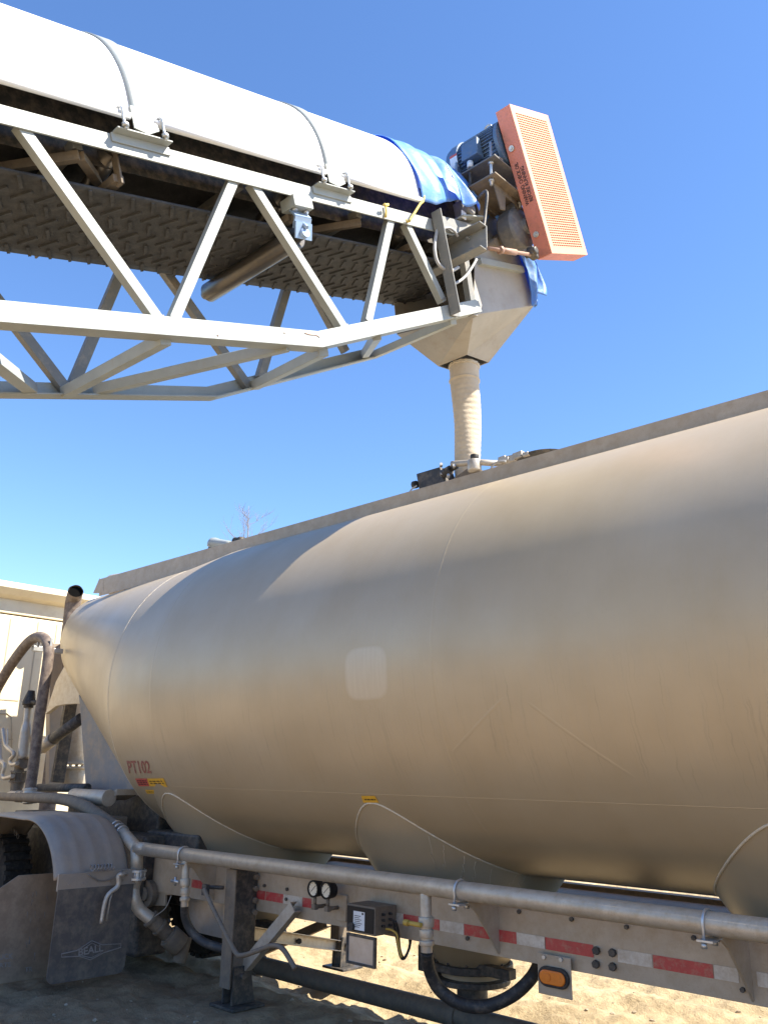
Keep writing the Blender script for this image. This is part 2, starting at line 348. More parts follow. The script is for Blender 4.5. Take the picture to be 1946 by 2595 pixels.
# ================================================================== ground
def vnoise(x, y, seed):
    rs = np.random.RandomState(seed); T = rs.rand(256, 256)
    xi = np.floor(x).astype(int); yi = np.floor(y).astype(int); fx = x - xi; fy = y - yi
    fx = fx * fx * (3 - 2 * fx); fy = fy * fy * (3 - 2 * fy)
    g = lambda a, b: T[a % 256, b % 256]
    return (g(xi, yi) * (1 - fx) + g(xi + 1, yi) * fx) * (1 - fy) + (g(xi, yi + 1) * (1 - fx) + g(xi + 1, yi + 1) * fx) * fy - .5
def ground():
    xs = np.unique(np.concatenate([-np.geomspace(11, 900, 26), np.arange(-10.5, -8, .25), np.arange(-8, 1.0, .035), np.arange(1, 6, .3), np.geomspace(6, 900, 24)]))
    ys = np.unique(np.concatenate([-np.geomspace(2, 900, 26), np.arange(-1.5, 2, .25), np.arange(2, 9.5, .035), np.arange(9.5, 16, .12), np.geomspace(16.2, 900, 26)]))
    X, Y = np.meshgrid(xs, ys, indexing='ij')
    near = np.clip(1.2 - np.hypot(X + 3, Y - 5) / 30, 0, 1)
    H = .05 * vnoise(X * .8, Y * .8, 1) + .035 * vnoise(X * 2.3, Y * 3, 2)
    rut = np.sin((Y + .22 * X * .0 + .10 * np.sin(X * .9)) * 9.0 + 1.5 * vnoise(X * .5, Y * .5, 3))
    H += .045 * rut * (.4 + vnoise(X * .4, Y * 1.1, 4) + .5) * np.clip((Y - 3.2) * .8, 0, 1)
    H += .040 * vnoise(X * 6, Y * 9, 5) + .028 * vnoise(X * 14, Y * 14, 6) + .010 * vnoise(X * 26, Y * 26, 8)
    tread = np.clip(np.sin(X * 42), -.4, .4) * np.clip(vnoise(X * .35, Y * 1.6, 7) * 3, 0, 1)
    H += .016 * tread * (Y > 4.2)
    H *= near
    q = np.clip((Y - 4.2) / .7, 0, 1); H -= .26 * q * q * (3 - 2 * q) * np.clip(1.6 - np.abs(Y - 6) / 8, 0, 1) * np.clip((4 - np.abs(X + 3.5)) , 0, 1)
    H += 1.1 * np.exp(-((Y - 22) / 5) ** 2) * (.6 + vnoise(X * .12, Y * .12, 9)) * (np.abs(X) < 120) * .55
    H -= .02
    # flat seat under the landing foot
    H = np.where(np.hypot(X + 5.12, Y - 3.95) < .3, -.004, H)
    nx, ny = X.shape; v = np.stack([X, Y, H], -1).reshape(-1, 3)
    idx = np.arange(nx * ny).reshape(nx, ny)
    f = np.stack([idx[:-1, :-1], idx[1:, :-1], idx[1:, 1:], idx[:-1, 1:]], -1).reshape(-1, 4)
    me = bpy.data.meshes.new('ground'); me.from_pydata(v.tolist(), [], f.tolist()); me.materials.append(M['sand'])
    for p in me.polygons: p.use_smooth = True
    o = bpy.data.objects.new('ground', me); COL.objects.link(o); o['kind'] = 'structure'
ground()
def gravel():
    rs = np.random.RandomState(4); b = bm()
    dg = bpy.context.evaluated_depsgraph_get(); g = bpy.data.objects['ground']; dg.update()
    for i in range(800):
        x, y = rs.uniform(-8, 0), rs.uniform(2.2, 9)
        hit, loc, nn, _ = g.ray_cast(V(x, y, 3), V(0, 0, -1))
        if not hit: continue
        r = .005 + .016 * rs.rand() ** 4
        q = bmesh.ops.create_icosphere(b, subdivisions=1, radius=r)['verts']
        m = Matrix.Translation(loc + V(0, 0, r * .3)) @ Matrix.Rotation(rs.rand() * 6, 4, 'Z') @ Matrix.Diagonal((1 + rs.rand() * .6, 1, .6, 1))
        bmesh.ops.transform(b, matrix=m, verts=q)
        for v in q: v.co += V(*(rs.rand(3) - .5)) * r * .4
    o = obj('gravel', b, mat('gravel', (.30, .24, .17), .9, 0, (.42, .36, .28), .4, 30, var=.3)); o['kind'] = 'stuff'; o['label'] = 'small stones scattered over the sandy ground'; o['category'] = 'gravel'
gravel()

# wooded rise on the camera's side of the yard, seen only as the dark line mirrored in the tank
def hills():
    b = bm(); n = 120; rows = []
    m = mat('hillside', (.075, .072, .05), .95, 0, (.12, .10, .07), .4, .05)
    for i in range(n + 1):
        a = R(150 + 240 * i / n); h = 7 + 5 * float(vnoise(np.array([i * .22]), np.array([3.1]), 21)[0]) + 3 * float(vnoise(np.array([i * .9]), np.array([1.1]), 22)[0])
        rows.append([b.verts.new((r * math.cos(a), r * math.sin(a), z)) for r, z in ((62, -1), (70, h * .7), (78, h), (100, h * .9), (130, -1))])
    for r0, r1 in zip(rows, rows[1:]):
        for j in range(4): b.faces.new((r0[j], r0[j + 1], r1[j + 1], r1[j])).smooth = True
    o = obj('hills', b, m); o['kind'] = 'structure'
hills()

# ================================================================== tanker trailer
YC, ZC, R0 = 4.9, 2.2, 1.30
FY = 4.05                       # outer face of the near frame rail
tr = thing('tank_trailer', 'dusty aluminium dry bulk tank trailer with hopper bottoms standing under the conveyor', 'trailer', (-3.7, 4.9, 0))
def tank_section(x):
    "centre height and radius along the shell"
    k = [(-9.66, 2.92, .04), (-9.63, 2.92, .20), (-9.56, 2.92, .33), (-9.42, 2.91, .45), (-9.18, 2.88, .57), (-6.75, 2.2, 1.245), (-6.0, 2.2, 1.30), (2.4, 2.2, 1.30), (3.0, 2.2, 1.27), (4.6, 2.75, .7), (4.9, 2.75, .3), (4.95, 2.75, .03)]
    X = [q[0] for q in k]
    return float(np.interp(x, X, [q[1] for q in k])), float(np.interp(x, X, [q[2] for q in k]))
def tank_pt(x, a, off=0.):
    "point on the near side; a = angle above the horizontal"
    zc, r = tank_section(x); r += off
    return V(x, YC - r * math.cos(a), zc + r * math.sin(a))
def tank_hit(p, off=0.):
    d = ray(*p); x = -4.
    for _ in range(12):
        zc, r = tank_section(x); r += off
        A = d.y ** 2 + d.z ** 2; B = 2 * (d.y * (-YC) + d.z * (1.5 - zc)); C_ = YC ** 2 + (1.5 - zc) ** 2 - r * r
        D = max(0, B * B - 4 * A * C_); t = (-B - math.sqrt(D)) / (2 * A); q = CAM + d * t; x = q.x
    return q, math.atan2(q.z - zc, YC - q.y)
M['tank'] = tank_mat()
def shell():
    xs = [-9.66, -9.63, -9.56, -9.42, -9.18] + list(np.linspace(-8.9, -7.0, 10)) + [-6.75, -6.5, -6.25] + list(np.linspace(-6.0, 2.4, 57)) + [3.0, 4.6, 4.9, 4.95]
    b = bm(); N = 120; uvl = b.loops.layers.uv.new('UVMap'); rings = []
    for x in xs: rings.append([b.verts.new(tank_pt(x, 2 * math.pi * k / N - math.pi)) for k in range(N)])
    for (xa, A), (xb, B) in zip(zip(xs, rings), zip(xs[1:], rings[1:])):
        for k in range(N):
            f = b.faces.new((A[k], B[k], B[(k + 1) % N], A[(k + 1) % N])); f.smooth = True
            for lp, (xx, kk) in zip(f.loops, ((xa, k), (xb, k), (xb, k + 1), (xa, k + 1))): lp[uvl].uv = (xx, (2 * math.pi * kk / N - math.pi) * 1.3)
    o = obj('tank_shell', b, 'tank', tr)
    o.data.set_sharp_from_angle(angle=R(14)); return o
tank = shell()
def seam(pts, r, m='tank', name='weld_seam', parent=None): return obj(name, tube(bm(), pts, r, 6 if r < .02 else 40), m, parent or tr)
for x, a0, a1 in ((-6.75, -75, 62),): seam([tank_pt(x, R(a), -.001) for a in np.linspace(a0, a1, 40)], .003, 'weld')
for x in (-6.0, -3.1, -.4): seam([tank_pt(x, R(a), -.0392) for a in np.linspace(-60, 62, 60)], .040)
seam([tank_pt(x, R(-39.0), -.0045) for x in np.linspace(-6.6, 2.3, 60)], .006)
# dents where an inner brace shows through the skin
def surf_line(p, q, r=.05):
    P, Q = tank_hit(p), tank_hit(q)
    seam([tank_pt(P[0].x + (Q[0].x - P[0].x) * t, P[1] + (Q[1] - P[1]) * t, -r * .984 - .004 * (2 * t - 1) ** 6) for t in np.linspace(0, 1, 30)], r, name='shell_crease')
for p, q in (((1296, 1747), (1655, 2000)), ((1296, 1747), (1130, 1925))): surf_line(p, q)
# hoppers
def hopper(hx):
    b = bm(); prof = [(1.05, 1.46), (.966, 1.33), (.80, 1.10), (.66, .90), (.50, .68), (.36, .49), (.24, .34), (.20, .31), (.20, .24)]
    uvl = b.loops.layers.uv.new('UVMap'); N = 96; rings = []
    for r, z in prof: rings.append([b.verts.new((hx + r * math.cos(2 * math.pi * k / N), YC + r * math.sin(2 * math.pi * k / N), z)) for k in range(N)])
    for j in range(len(prof) - 1):
        for k in range(N):
            f = b.faces.new((rings[j][k], rings[j][(k + 1) % N], rings[j + 1][(k + 1) % N], rings[j + 1][k])); f.smooth = True
            for lp, (jj, kk) in zip(f.loops, ((j, k), (j, k + 1), (j + 1, k + 1), (j + 1, k))): lp[uvl].uv = (kk / N * 5, prof[jj][1] * 1.4)
    o = obj('hopper', b, 'tank', tr)
    # weld where cone meets barrel, near side
    pts = []
    for z in np.linspace(.93, 1.327, 40):
        rc = float(np.interp(z, [p[1] for p in prof[::-1]], [p[0] for p in prof[::-1]])); yh = math.sqrt(max(0, R0 * R0 - (ZC - z) ** 2)); d = rc * rc - yh * yh
        if d >= 0: pts.append((math.sqrt(d), YC - yh, z))
    if pts:
        L_ = [V(hx - x, y, z) for x, y, z in pts] + [V(hx + x, y, z) for x, y, z in pts[::-1]]
        obj('weld_bead', tube(bm(), L_, .007, 6), 'weld', o)
    if abs(hx + 3.87) < .1:
        rr = random.Random(5)
        for xo in (.30, .36, .44, .48, .53, .60, .63, .72):
            zs_ = [p for p in pts if abs(math.sqrt(max(0, float(np.interp(p[2], [q[1] for q in prof[::-1]], [q[0] for q in prof[::-1]])) ** 2 - (YC - p[1]) ** 2)) - xo) < .04]
            z0_ = zs_[0][2] if zs_ else 1.0
            pth = []
            for k in range(9):
                z = z0_ - .004 - k * rr.uniform(.016, .026); rc = float(np.interp(z, [q[1] for q in prof[::-1]], [q[0] for q in prof[::-1]])) - .0008; xx = xo * .97 ** k + k * .002
                pth.append(V(hx + xx, YC - math.sqrt(max(.001, rc * rc - xx * xx)), z))
            obj('water_run', tube(bm(), pth, .0016, 5), 'weld', o)
    obj('lower_weld', lathe(bm(), V(hx, YC, .49), [(.36, -.012), (.376, 0), (.36, .012)], seg=48, cap=False), 'weld', o)
    vb = lathe(bm(), V(hx, YC, 0), [(.0, .335), (.27, .335), (.27, .29), (.19, .285), (.19, .25), (.25, .245), (.25, .21), (.10, .20), (.10, .11)], seg=32)
    for k in range(12): bolt(vb, V(hx + .24 * math.cos(k * .5236), YC + .24 * math.sin(k * .5236), .335), V(0, 0, 1), .014, .02)
    span(vb, hx - .36, hx - .18, YC - .13, YC - .02, .24, .40); span(vb, hx + .16, hx + .42, YC - .17, YC - .09, .30, .36)
    obj('discharge_valve', vb, 'blacksteel', o, .006)
for hx in (-6.14, -3.87, -1.42, .95): hopper(hx)
# top rails
for y, s in ((4.47, 1), (5.33, -1)):
    b = bm(); span(b, -8.68, 3.2, y - .006, y + .006, 3.335, 3.531); span(b, -8.68, 3.2, y + .0065 * s, y + .06 * s, 3.519, 3.530)
    o = obj('top_rail', b, 'frame', tr, .002)
b = bm(); span(b, -8.5, 3.0, 4.54, 5.26, 3.455, 3.475); obj('catwalk', b, 'alu', tr)
prism_pts = [at((252, 1466), y=4.462), at((262, 1470), y=4.462), at((262, 1503), y=4.462), at((236, 1503), y=4.462)]
obj('rail_end', prism(bm(), prism_pts, V(0, .02, 0)), 'frame', tr)
# pressure dome at the front end of the catwalk
P = at(c6(795, 470), y=4.9)
obj('vent_dome', lathe(bm(), V(P.x, 4.9, 3.46), [(.30, 0), (.30, .10), (.27, .16), (.18, .19), (0, .195)], seg=32), 'alu', tr, smooth=50)

def stick(pts_px, off, name, m, parent=tr, nx=6, na=5, label=None):
    "thin sheet stuck on the shell between photo corners tl, tr, br, bl"
    Q = [tank_hit(p) for p in pts_px]; b = bm(); g = []
    for j in range(na + 1):
        row = []
        for i in range(nx + 1):
            u, v_ = i / nx, j / na
            x = (1 - v_) * ((1 - u) * Q[0][0].x + u * Q[1][0].x) + v_ * ((1 - u) * Q[3][0].x + u * Q[2][0].x)
            a = (1 - v_) * ((1 - u) * Q[0][1] + u * Q[1][1]) + v_ * ((1 - u) * Q[3][1] + u * Q[2][1])
            row.append(b.verts.new(tank_pt(x, a, off)))
        g.append(row)
    for j in range(na):
        for i in range(nx): b.faces.new((g[j][i], g[j][i + 1], g[j + 1][i + 1], g[j + 1][i]))
    return obj(name, b, m, parent, smooth=60, label=label)
stick([c7(1265, 1560), c7(1375, 1560), c7(1400, 1632), c7(1300, 1632)], .003, 'warning_sticker', 'stickred', label='faded red sticker')
stick([c7(1377, 1560), c7(1530, 1558), c7(1568, 1640), c7(1402, 1633)], .003, 'warning_sticker', 'stickyel', label='yellow sticker beside the red one')
stick([c7(1358, 1666), c7(1440, 1666), c7(1460, 1702), c7(1376, 1702)], .003, 'hopper_sticker', 'stickyel')
stick([(916, 2017), (950, 2017), (961, 2034), (921, 2034)], .003, 'hopper_sticker', 'stickyel')
for p, q in ((c7(1375, 1684), c7(1440, 1684)), ((925, 2026), (953, 2026)), (c7(1285, 1580), c7(1370, 1580)), (c7(1290, 1596), c7(1378, 1596)), (c7(1400, 1586), c7(1520, 1584)), (c7(1410, 1606), c7(1535, 1604)), (c7(1298, 1612), c7(1385, 1612))):
    P, Q = tank_hit(p), tank_hit(q); b = bm()
    n = 16
    for i in range(n):
        if i % 5 == 3: continue
        xs = [P[0].x + (Q[0].x - P[0].x) * (i + d) / n for d in (0, .72)]; as_ = P[1] + (Q[1] - P[1]) * i / n
        b.faces.new([b.verts.new(tank_pt(xx, aa, .0045)) for xx, aa in ((xs[0], as_ - .004), (xs[1], as_ - .004), (xs[1], as_ + .004), (xs[0], as_ + .004))])
    obj('sticker_print', b, 'ink', tr)
# unit number
T = [tank_hit(c7(*p)) for p in ((1182, 1395), (1392, 1395), (1420, 1508), (1205, 1508))]
def on_tank(u, v_):
    v_ = v_ / .70; bx = T[3][0].x + (T[2][0].x - T[3][0].x) * u; tx = T[0][0].x + (T[1][0].x - T[0][0].x) * u
    ba = T[3][1] + (T[2][1] - T[3][1]) * u; ta = T[0][1] + (T[1][1] - T[0][1]) * u
    return tank_pt(bx + (tx - bx) * v_, ba + (ta - ba) * v_, .003)
obj('unit_number', text_verts('PT102', 1, on_tank), 'inkred', tr)

# frame
ZB, ZT = 1.5 - .2269 * FY, .90
b = bm(); span(b, -6.42, 3.6, FY, FY + .008, ZB, ZT); span(b, -6.42, 3.6, FY + .0085, FY + .09, ZB, ZB + .008)
fr = obj('frame_rail', b, 'frame', tr, .002)
b = bm(); span(b, -6.42, 3.6, 5.74, 5.75, .55, .775); span(b, -6.42, 3.6, 5.66, 5.7395, .767, .775); fr2 = obj('frame_rail', b, 'dirty', tr, .002)
for x in (-6.3, -4.75, -2.55, -.3, 1.9): b = bm(); span(b, x - .05, x + .05, FY + .095, 5.655, .60, .70); obj('crossmember', b, 'blacksteel', tr, .004)
for p in (cr(462, 995), cr(575, 1010), cr(460, 1090), cr(577, 1108)): obj('frame_bolt', bolt(bm(), at(p, y=FY), V(0, -1, 0), .019, .02), 'blacksteel', fr)
for p in (cr(286, 775), cr(672, 830), cr(1142, 905), cr(1485, 1270), cb(1290, 722), cb(930, 910), cm(752, 540), cm(910, 565), cm(905, 635), cm(1300, 686), cm(665, 580), cm(665, 650)): obj('frame_rivet', bolt(bm(), at(p, y=FY), V(0, -1, 0), .011, .014), 'blacksteel', fr)
def tape(p, q, m):
    A, B = at(p, y=FY - .003), at(q, y=FY - .003); z = .5 * (at(cr(97, 945), y=FY).z + at(cr(437, 998), y=FY).z)
    b = bm(); span(b, A.x, B.x, FY - .003, FY - .0008, z - .028, z + .028); obj('reflective_tape', b, m, fr)
for x0, x1, m in ((232, 312, 'red'), (680, 750, 'red'), (757, 878, 'red'), (880, 1012, 'tapew'), (1015, 1075, 'red')): tape(cm(x0, 600), cm(x1, 620), m)
for x0, x1, m in ((410, 474, 'tapew'), (475, 728, 'red'), (731, 899, 'tapew'), (900, 1075, 'red'), (1145, 1265, 'red'), (1266, 1467, 'tapew')): tape(cb(x0, 820), cb(x1, 840), m)
for x0, x1, m in ((97, 437, 'red'), (603, 846, 'tapew'), (848, 1265, 'red'), (1267, 1440, 'tapew'), (1560, 1659, 'tapew')): tape(cr(x0, 980), cr(x1, 1050), m)
b = bm(); span(b, -6.0, 3.4, 4.75, 5.65, .735, .745); obj('bounce_block_plate', b, 'dirty', tr)  # added plate, keeps ground bounce off the tank belly
# air pipe along the frame
PY = 3.80; PZ = 1.5 - .1530 * PY
pl = at((352, 2147), y=PY).x
b = tube(bm(), [V(pl, PY, PZ), V(3.2, PY, PZ)], .048, 28); pipe = obj('air_pipe', b, 'alupipe', tr)
def gusset(px_edge, px_top_l):
    xe = at(px_edge, y=FY).x
    pts = [V(xe, FY, ZB + .01), V(xe, FY, ZT - .02), V(xe, PY + .02, ZT - .02), V(xe, PY - .02, PZ - .055), V(xe, PY + .05, PZ - .10), V(xe, PY + .16, PZ - .22)]
    o = obj('pipe_bracket', prism(bm(), pts, V(.012, 0, 0)), 'frame', tr, .002)
    ub = bm(); A = []
    for k in range(17):
        t = R(-20 + 220 * k / 16); A.append(V(xe - .05, PY + .053 * math.cos(t), PZ + .053 * math.sin(t)))
    A = [V(xe - .05, PY + .053, PZ - .07)] + A + [V(xe - .05, PY - .053, PZ - .08)]
    tube(ub, A, .007, 8); span(ub, xe - .075, xe - .005, PY - .07, PY + .07, PZ - .066, PZ - .058)
    for s in (1, -1): bolt(ub, V(xe - .05, PY + s * .053, PZ - .092), V(0, 0, 1), .013, .022)
    obj('u_bolt', ub, 'galv', o)
for p in (cb(1135, 850), cr(1530, 1200), cm(400, 480)): gusset(p, None)
# Y fitting and elbow at the pipe's front end
def PL(c, y=PY): return at(c, y=y)
b = bm()
tube(b, [PL(cl(1235, 675)), PL(cl(1190, 670)), PL(cl(1150, 665))], .048, 24)
tube(b, [PL(cl(1165, 690)), PL(cl(1100, 610)), PL(cl(1020, 520))], .047, 24)
tube(b, [PL(cl(1150, 660)), PL(cl(1152, 760)), PL(cl(1150, 855))], [.05, .046, .046], 24)
obj('y_fitting', b, 'alupipe', tr)
b = bm()
for d in (-.028, .028):
    c = PL(cl(1150, 888)); lathe(b, c + V(0, 0, d), [(.045, -.008), (.072, -.008), (.072, .008), (.045, .008)], seg=28)
for k in range(8):
    c = PL(cl(1150, 888)); a = k * math.pi / 4; q = c + V(.062 * math.cos(a), .062 * math.sin(a), -.04); tube(b, [q, q + V(0, 0, .08)], .006, 6)
lathe(b, c, [(.05, -.02), (.05, .02)], seg=24)
obj('pipe_flange', b, 'galv', tr)
LX = -6.13; hb = bm(); tube(hb, [PL(cl(1080, 885), 3.78), at(cl(1035, 885), x=LX), at(cl(995, 900), x=LX), at(cl(990, 985), x=LX), at(cl(895, 1080), x=LX), at(cl(850, 1300), x=LX)], [.012, .013, .017, .018, .016, .013], 10, sm=5); tube(hb, [at(cl(945, 1040), x=LX - .02), at(cl(925, 1100), x=LX - .02), at(cl(895, 1280), x=LX - .02)], .006, 8)
obj('valve_handle', hb, 'alu', tr)
b = tube(bm(), [PL(cl(1150, 915)), PL(cl(1125, 1000)), PL(cl(1130, 1090)), PL(cl(1180, 1190), PY + .05), PL(cl(1290, 1275), PY + .12)], .046, 24, sm=6); obj('pipe_elbow', b, 'alupipe', tr)
b = bm(); A, B = PL(cl(1270, 1262), PY + .11), PL(cl(1420, 1400), PY + .25); cyl(b, A, B, .055); d = (B - A).normalized()
for t in (0, .5, 1): cyl(b, A.lerp(B, t) - d * .012, A.lerp(B, t) + d * .012, .066)
cyl(b, B, B + d * .12, .085); cyl(b, B + d * .12 - V(0, 0, .12), B + d * .12 + V(0, .05, .06), .05)
obj('hose_coupling', b, 'dirty', tr, .003)
b = tube(bm(), [PL(cl(-120, 225), 3.86), PL(cl(60, 232), 3.86), PL(cl(330, 242)), PL(cl(540, 255)), PL(cl(720, 320)), PL(cl(880, 425)), PL(cl(1000, 505))], [.036, .04, .045, .05, .052, .052, .050], 22, sm=8); obj('supply_hose', b, 'dirty', tr)
b = bm(); A, B = PL(cl(975, 487)), PL(cl(1030, 535)); d = (B - A).normalized()
for t in (0, .45, .9): cyl(b, A.lerp(B, t), A.lerp(B, t) + d * .016, .056)
obj('hose_clamp', b, 'galv', tr)
# branch hoses
def branch(pxs, r, y0, y1, tee, m):
    n = len(pxs); pts = [at(p, y=y0 + (y1 - y0) * i / (n - 1)) for i, p in enumerate(pxs)]
    obj('aeration_hose', tube(bm(), pts, r, 18, sm=8), m, tr)
    b = bm(); A = [at(p, y=y0) for p in tee]
    cyl(b, A[0], A[1], r * .92); d = (A[1] - A[0]).normalized()
    for t, k, h in ((.42, 1.25, .05), (.62, 1.15, .04), (.80, 1.2, .025)):
        q = A[0].lerp(A[1], t); cyl(b, q, q + d * h, r * k)
    obj('check_valve', b, 'alupipe', tr, .003)
    return A
branch([cm(188, 650), cm(192, 760), cm(235, 860), cm(330, 940), cm(470, 985)], .030, PY, PY + .22, [cm(195, 350), cm(188, 690)], 'hosedark')
branch([cb(640, 1000), cb(655, 1120), cb(725, 1265), cb(880, 1370), cb(1060, 1385), cb(1240, 1310), cb(1370, 1190), cb(1430, 1080)], .034, PY, 4.25, [cb(632, 580), cb(640, 1010)], 'black')
b = bm(); A = at(cb(600, 818), y=3.74); cyl(b, A, A + V(-.09, 0, .0), .012); cyl(b, A + V(-.09, 0, 0), A + V(-.12, 0, 0), .016); obj('bleed_valve', b, 'yellow', tr)
b = bm(); A = at(cm(150, 515), y=3.78); cyl(b, A, A + V(-.10, 0, 0), .011); cyl(b, A + V(-.05, 0, -.03), A + V(-.05, 0, .03), .009); obj('bleed_valve', b, 'galv', tr)
# landing legs
def leg(x, y0, y1, top, near):
    b = bm(); span(b, x - .045, x + .045, y0 + .011, y1, .33, top)
    lg = obj('landing_leg', b, 'blacksteel', tr, .006)
    b = bm(); span(b, x - .06, x + .05, y0, y0 + .0105, .12, top - .005); obj('leg_cover', b, 'dirty', lg, .002)
    b = bm(); span(b, x - .034, x + .034, y0 + .03, y1 - .03, .13, .33); obj('inner_tube', b, 'dirty', lg)
    b = bm(); prism(b, [V(x - .055, y0 + .02, .02), V(x - .055, y1 + .02, .02), V(x - .055, y1 - .03, .25), V(x - .055, y0 + .03, .25)], V(.012, 0, 0))
    prism(b, [V(x + .043, y0 + .02, .02), V(x + .043, y1 + .02, .02), V(x + .043, y1 - .03, .25), V(x + .043, y0 + .03, .25)], V(.012, 0, 0))
    cyl(b, V(x - .08, (y0 + y1) / 2, .19), V(x + .08, (y0 + y1) / 2, .19), .02); span(b, x - .13, x + .13, y0 - .02, y1 + .05, 0, .019)
    obj('leg_foot', b, 'blacksteel', lg, .003)
    for k in range(4): obj('leg_bolt', bolt(bm(), V(x + .045, y1 - .025, top - .06 - k * .075), V(1, 0, 0), .02, .022), 'dirty', lg)
    return lg
lx = -5.13
l1 = leg(lx, 3.85, 4.048, .86, True)
b = bm(); tube(b, [at(cm(462, 555), y=3.84), at(cm(400, 552), y=3.80), at(cm(335, 550), y=3.76)], .013, 10)
bp_ = at(cm(335, 570), y=3.74); box(b, bp_, (.05, .03, .07))
obj('crank_shaft', b, 'blacksteel', l1)
b = tube(bm(), [at(p, y=3.72) for p in (cm(325, 565), cm(350, 625), cm(430, 790), cm(540, 1000), cm(590, 1030), cm(690, 1000), cm(800, 962), cm(870, 980), cm(920, 1050), cm(962, 1125))], .0155, 12, sm=5); obj('crank_handle', b, 'dirty', l1)
l2 = leg(at((858, 2440), y=5.6).x, 5.55, 5.72, .66, False)
for o_ in l2.children:
    if o_.name.startswith(('leg_foot', 'inner_tube')): o_.location.z -= .10
A, B = at(cm(600, 1105), y=3.97), at(cm(945, 690), y=3.97)
obj('leg_brace', channel(bm(), A, B, .075, .05, .008, V(0, 0, 1), -1), 'alu', tr, .002)
A, B = V(lx + .05, 3.95, .50), V(-4.52, 5.6, .50)
A = at(cm(585, 865), y=3.98); B = at(cm(1245, 960), y=5.56)
obj('leg_crossbar', channel(bm(), A, B, .085, .05, .008, V(0, 0, 1), 1), 'alu', tr, .002)
b = bm(); q = A.lerp(B, .55); bolt(b, q + V(.03, -.02, 0), V(1, -.6, 0), .022, .02); obj('crossbar_bolt', b, 'blacksteel', tr)
A, B = at(cm(700, 1010), y=5.6), at(cm(1180, 800), y=5.6); obj('leg_brace', channel(bm(), A, B, .075, .05, .008, V(0, 0, 1), -1), 'dirty', tr, .002)
# pressure gauges
for p in (cm(1094, 562), cm(1184, 574)):
    c = at(p, y=3.93); rad = .047
    g = obj('pressure_gauge', lathe(bm(), c, [(.0, .05), (rad, .05), (rad + .004, .0), (rad + .004, -.012), (rad - .004, -.014), (rad - .006, -.004), (0, -.004)], V(0, 1, 0), 36), 'gloss', tr, smooth=40)
    obj('dial', lathe(bm(), c, [(0, -.0065), (rad - .007, -.0065), (rad - .007, -.005), (0, -.005)], V(0, 1, 0), 32), 'dial', g)
    b = bm(); a = R(42); bar(b, c + V(-.026 * math.cos(a), -.0085, -.026 * math.sin(a)), c + V(.03 * math.cos(a), -.0085, .03 * math.sin(a)), .002, .003, V(0, -1, 0))
    for k in range(11):
        t = R(-45 + 27 * k); bar(b, c + V(.032 * math.cos(t), -.0078, .032 * math.sin(t)), c + V(.038 * math.cos(t), -.0078, .038 * math.sin(t)), .0015, .002, V(0, -1, 0))
    obj('needle', b, 'ink', g)
    b = bm(); cyl(b, c + V(0, .012, -rad), c + V(0, .012, -rad - .05), .011); box(b, c + V(0, .012, -rad - .06), (.034, .03, .03)); cyl(b, c + V(.0, .012, -rad - .06), c + V(.0, .11, -rad - .06), .012); obj('gauge_stem', b, 'dirty', g)
b = bm(); A = at(cm(1295, 690), y=FY - .012); span(b, A.x - .045, A.x + .04, FY - .022, FY - .001, A.z - .08, A.z + .07); obj('mount_plate', b, 'frame', tr, .003)
# control box
BY = 3.86
tl, br = at(cm(1325, 668), y=BY), at(cm(1520, 892), y=BY); x0, x1 = tl.x, br.x; z1, z0 = .5 * (at(cm(1325, 668), y=BY).z + at(cm(1520, 690), y=BY).z), .5 * (at(cm(1325, 868), y=BY).z + at(cm(1520, 890), y=BY).z)
b = bm(); span(b, x0, x1, BY, FY - .01, z0, z1); cbx = obj('control_box', b, 'dirty', tr, .004)
b = bm(); span(b, x0 + .008, x1 - .008, BY - .004, BY - .0005, z0 + .01, z1 - .01); obj('front_panel', b, 'gloss', cbx)
b = bm(); lx0 = x0 + (x1 - x0) * .27; lx1 = x0 + (x1 - x0) * .66; span(b, lx0, lx1, BY - .0065, BY - .0045, z0 + (z1 - z0) * .12, z0 + (z1 - z0) * .78)
obj('box_label', b, 'label', cbx)
b = bm()
for k in range(7):
    zz = z0 + (z1 - z0) * (.22 + .065 * k); span(b, lx0 + .008, lx0 + (lx1 - lx0) * (.55 + .3 * ((k * 37) % 5) / 5), BY - .008, BY - .007, zz, zz + .003)
span(b, lx1 - .022, lx1 - .008, BY - .008, BY - .007, z0 + (z1 - z0) * .68, z0 + (z1 - z0) * .75)
obj('label_print', b, 'ink', cbx)
b = bm(); lathe(b, V(x0 + (x1 - x0) * .24, BY - .004, z0 + (z1 - z0) * .22), [(.022, 0), (.022, -.02), (0, -.02)], V(0, 1, 0), 20); obj('knob', b, 'black', cbx)
b = bm()
for yy in (3.92, 3.98):
    for k in range(3): bolt(b, V(x1, yy, z0 + .05 + .03 * k), V(1, 0, 0), .008, .02)
obj('cable_gland', b, 'black', cbx)
q = [at(cm(*p), y=BY) for p in ((1320, 878), (1535, 905), (1520, 1125), (1305, 1082))]; zt = z0 - .008; zb = .5 * (q[2].z + q[3].z)
b = bm(); t = .014
span(b, x0, x1, BY, BY + .02, zt - t, zt); span(b, x0, x1, BY, BY + .02, zb, zb + t); span(b, x0, x0 + t, BY, BY + .02, zb + t, zt - t); span(b, x1 - t, x1, BY, BY + .02, zb + t, zt - t)
dr = obj('box_door', b, 'blacksteel', cbx, .002)
b = bm(); span(b, x0 + t, x1 - t, BY + .008, BY + .014, zb + t, zt - t); o = obj('door_panel', b, 'plate', cbx)
def wire(pxs, y, r, m, parent=tr, name='cable', y1=None):
    n = len(pxs); return obj(name, tube(bm(), [at(p, y=y + ((y1 or y) - y) * i / (n - 1)) for i, p in enumerate(pxs)], r, 8, sm=6), m, parent)
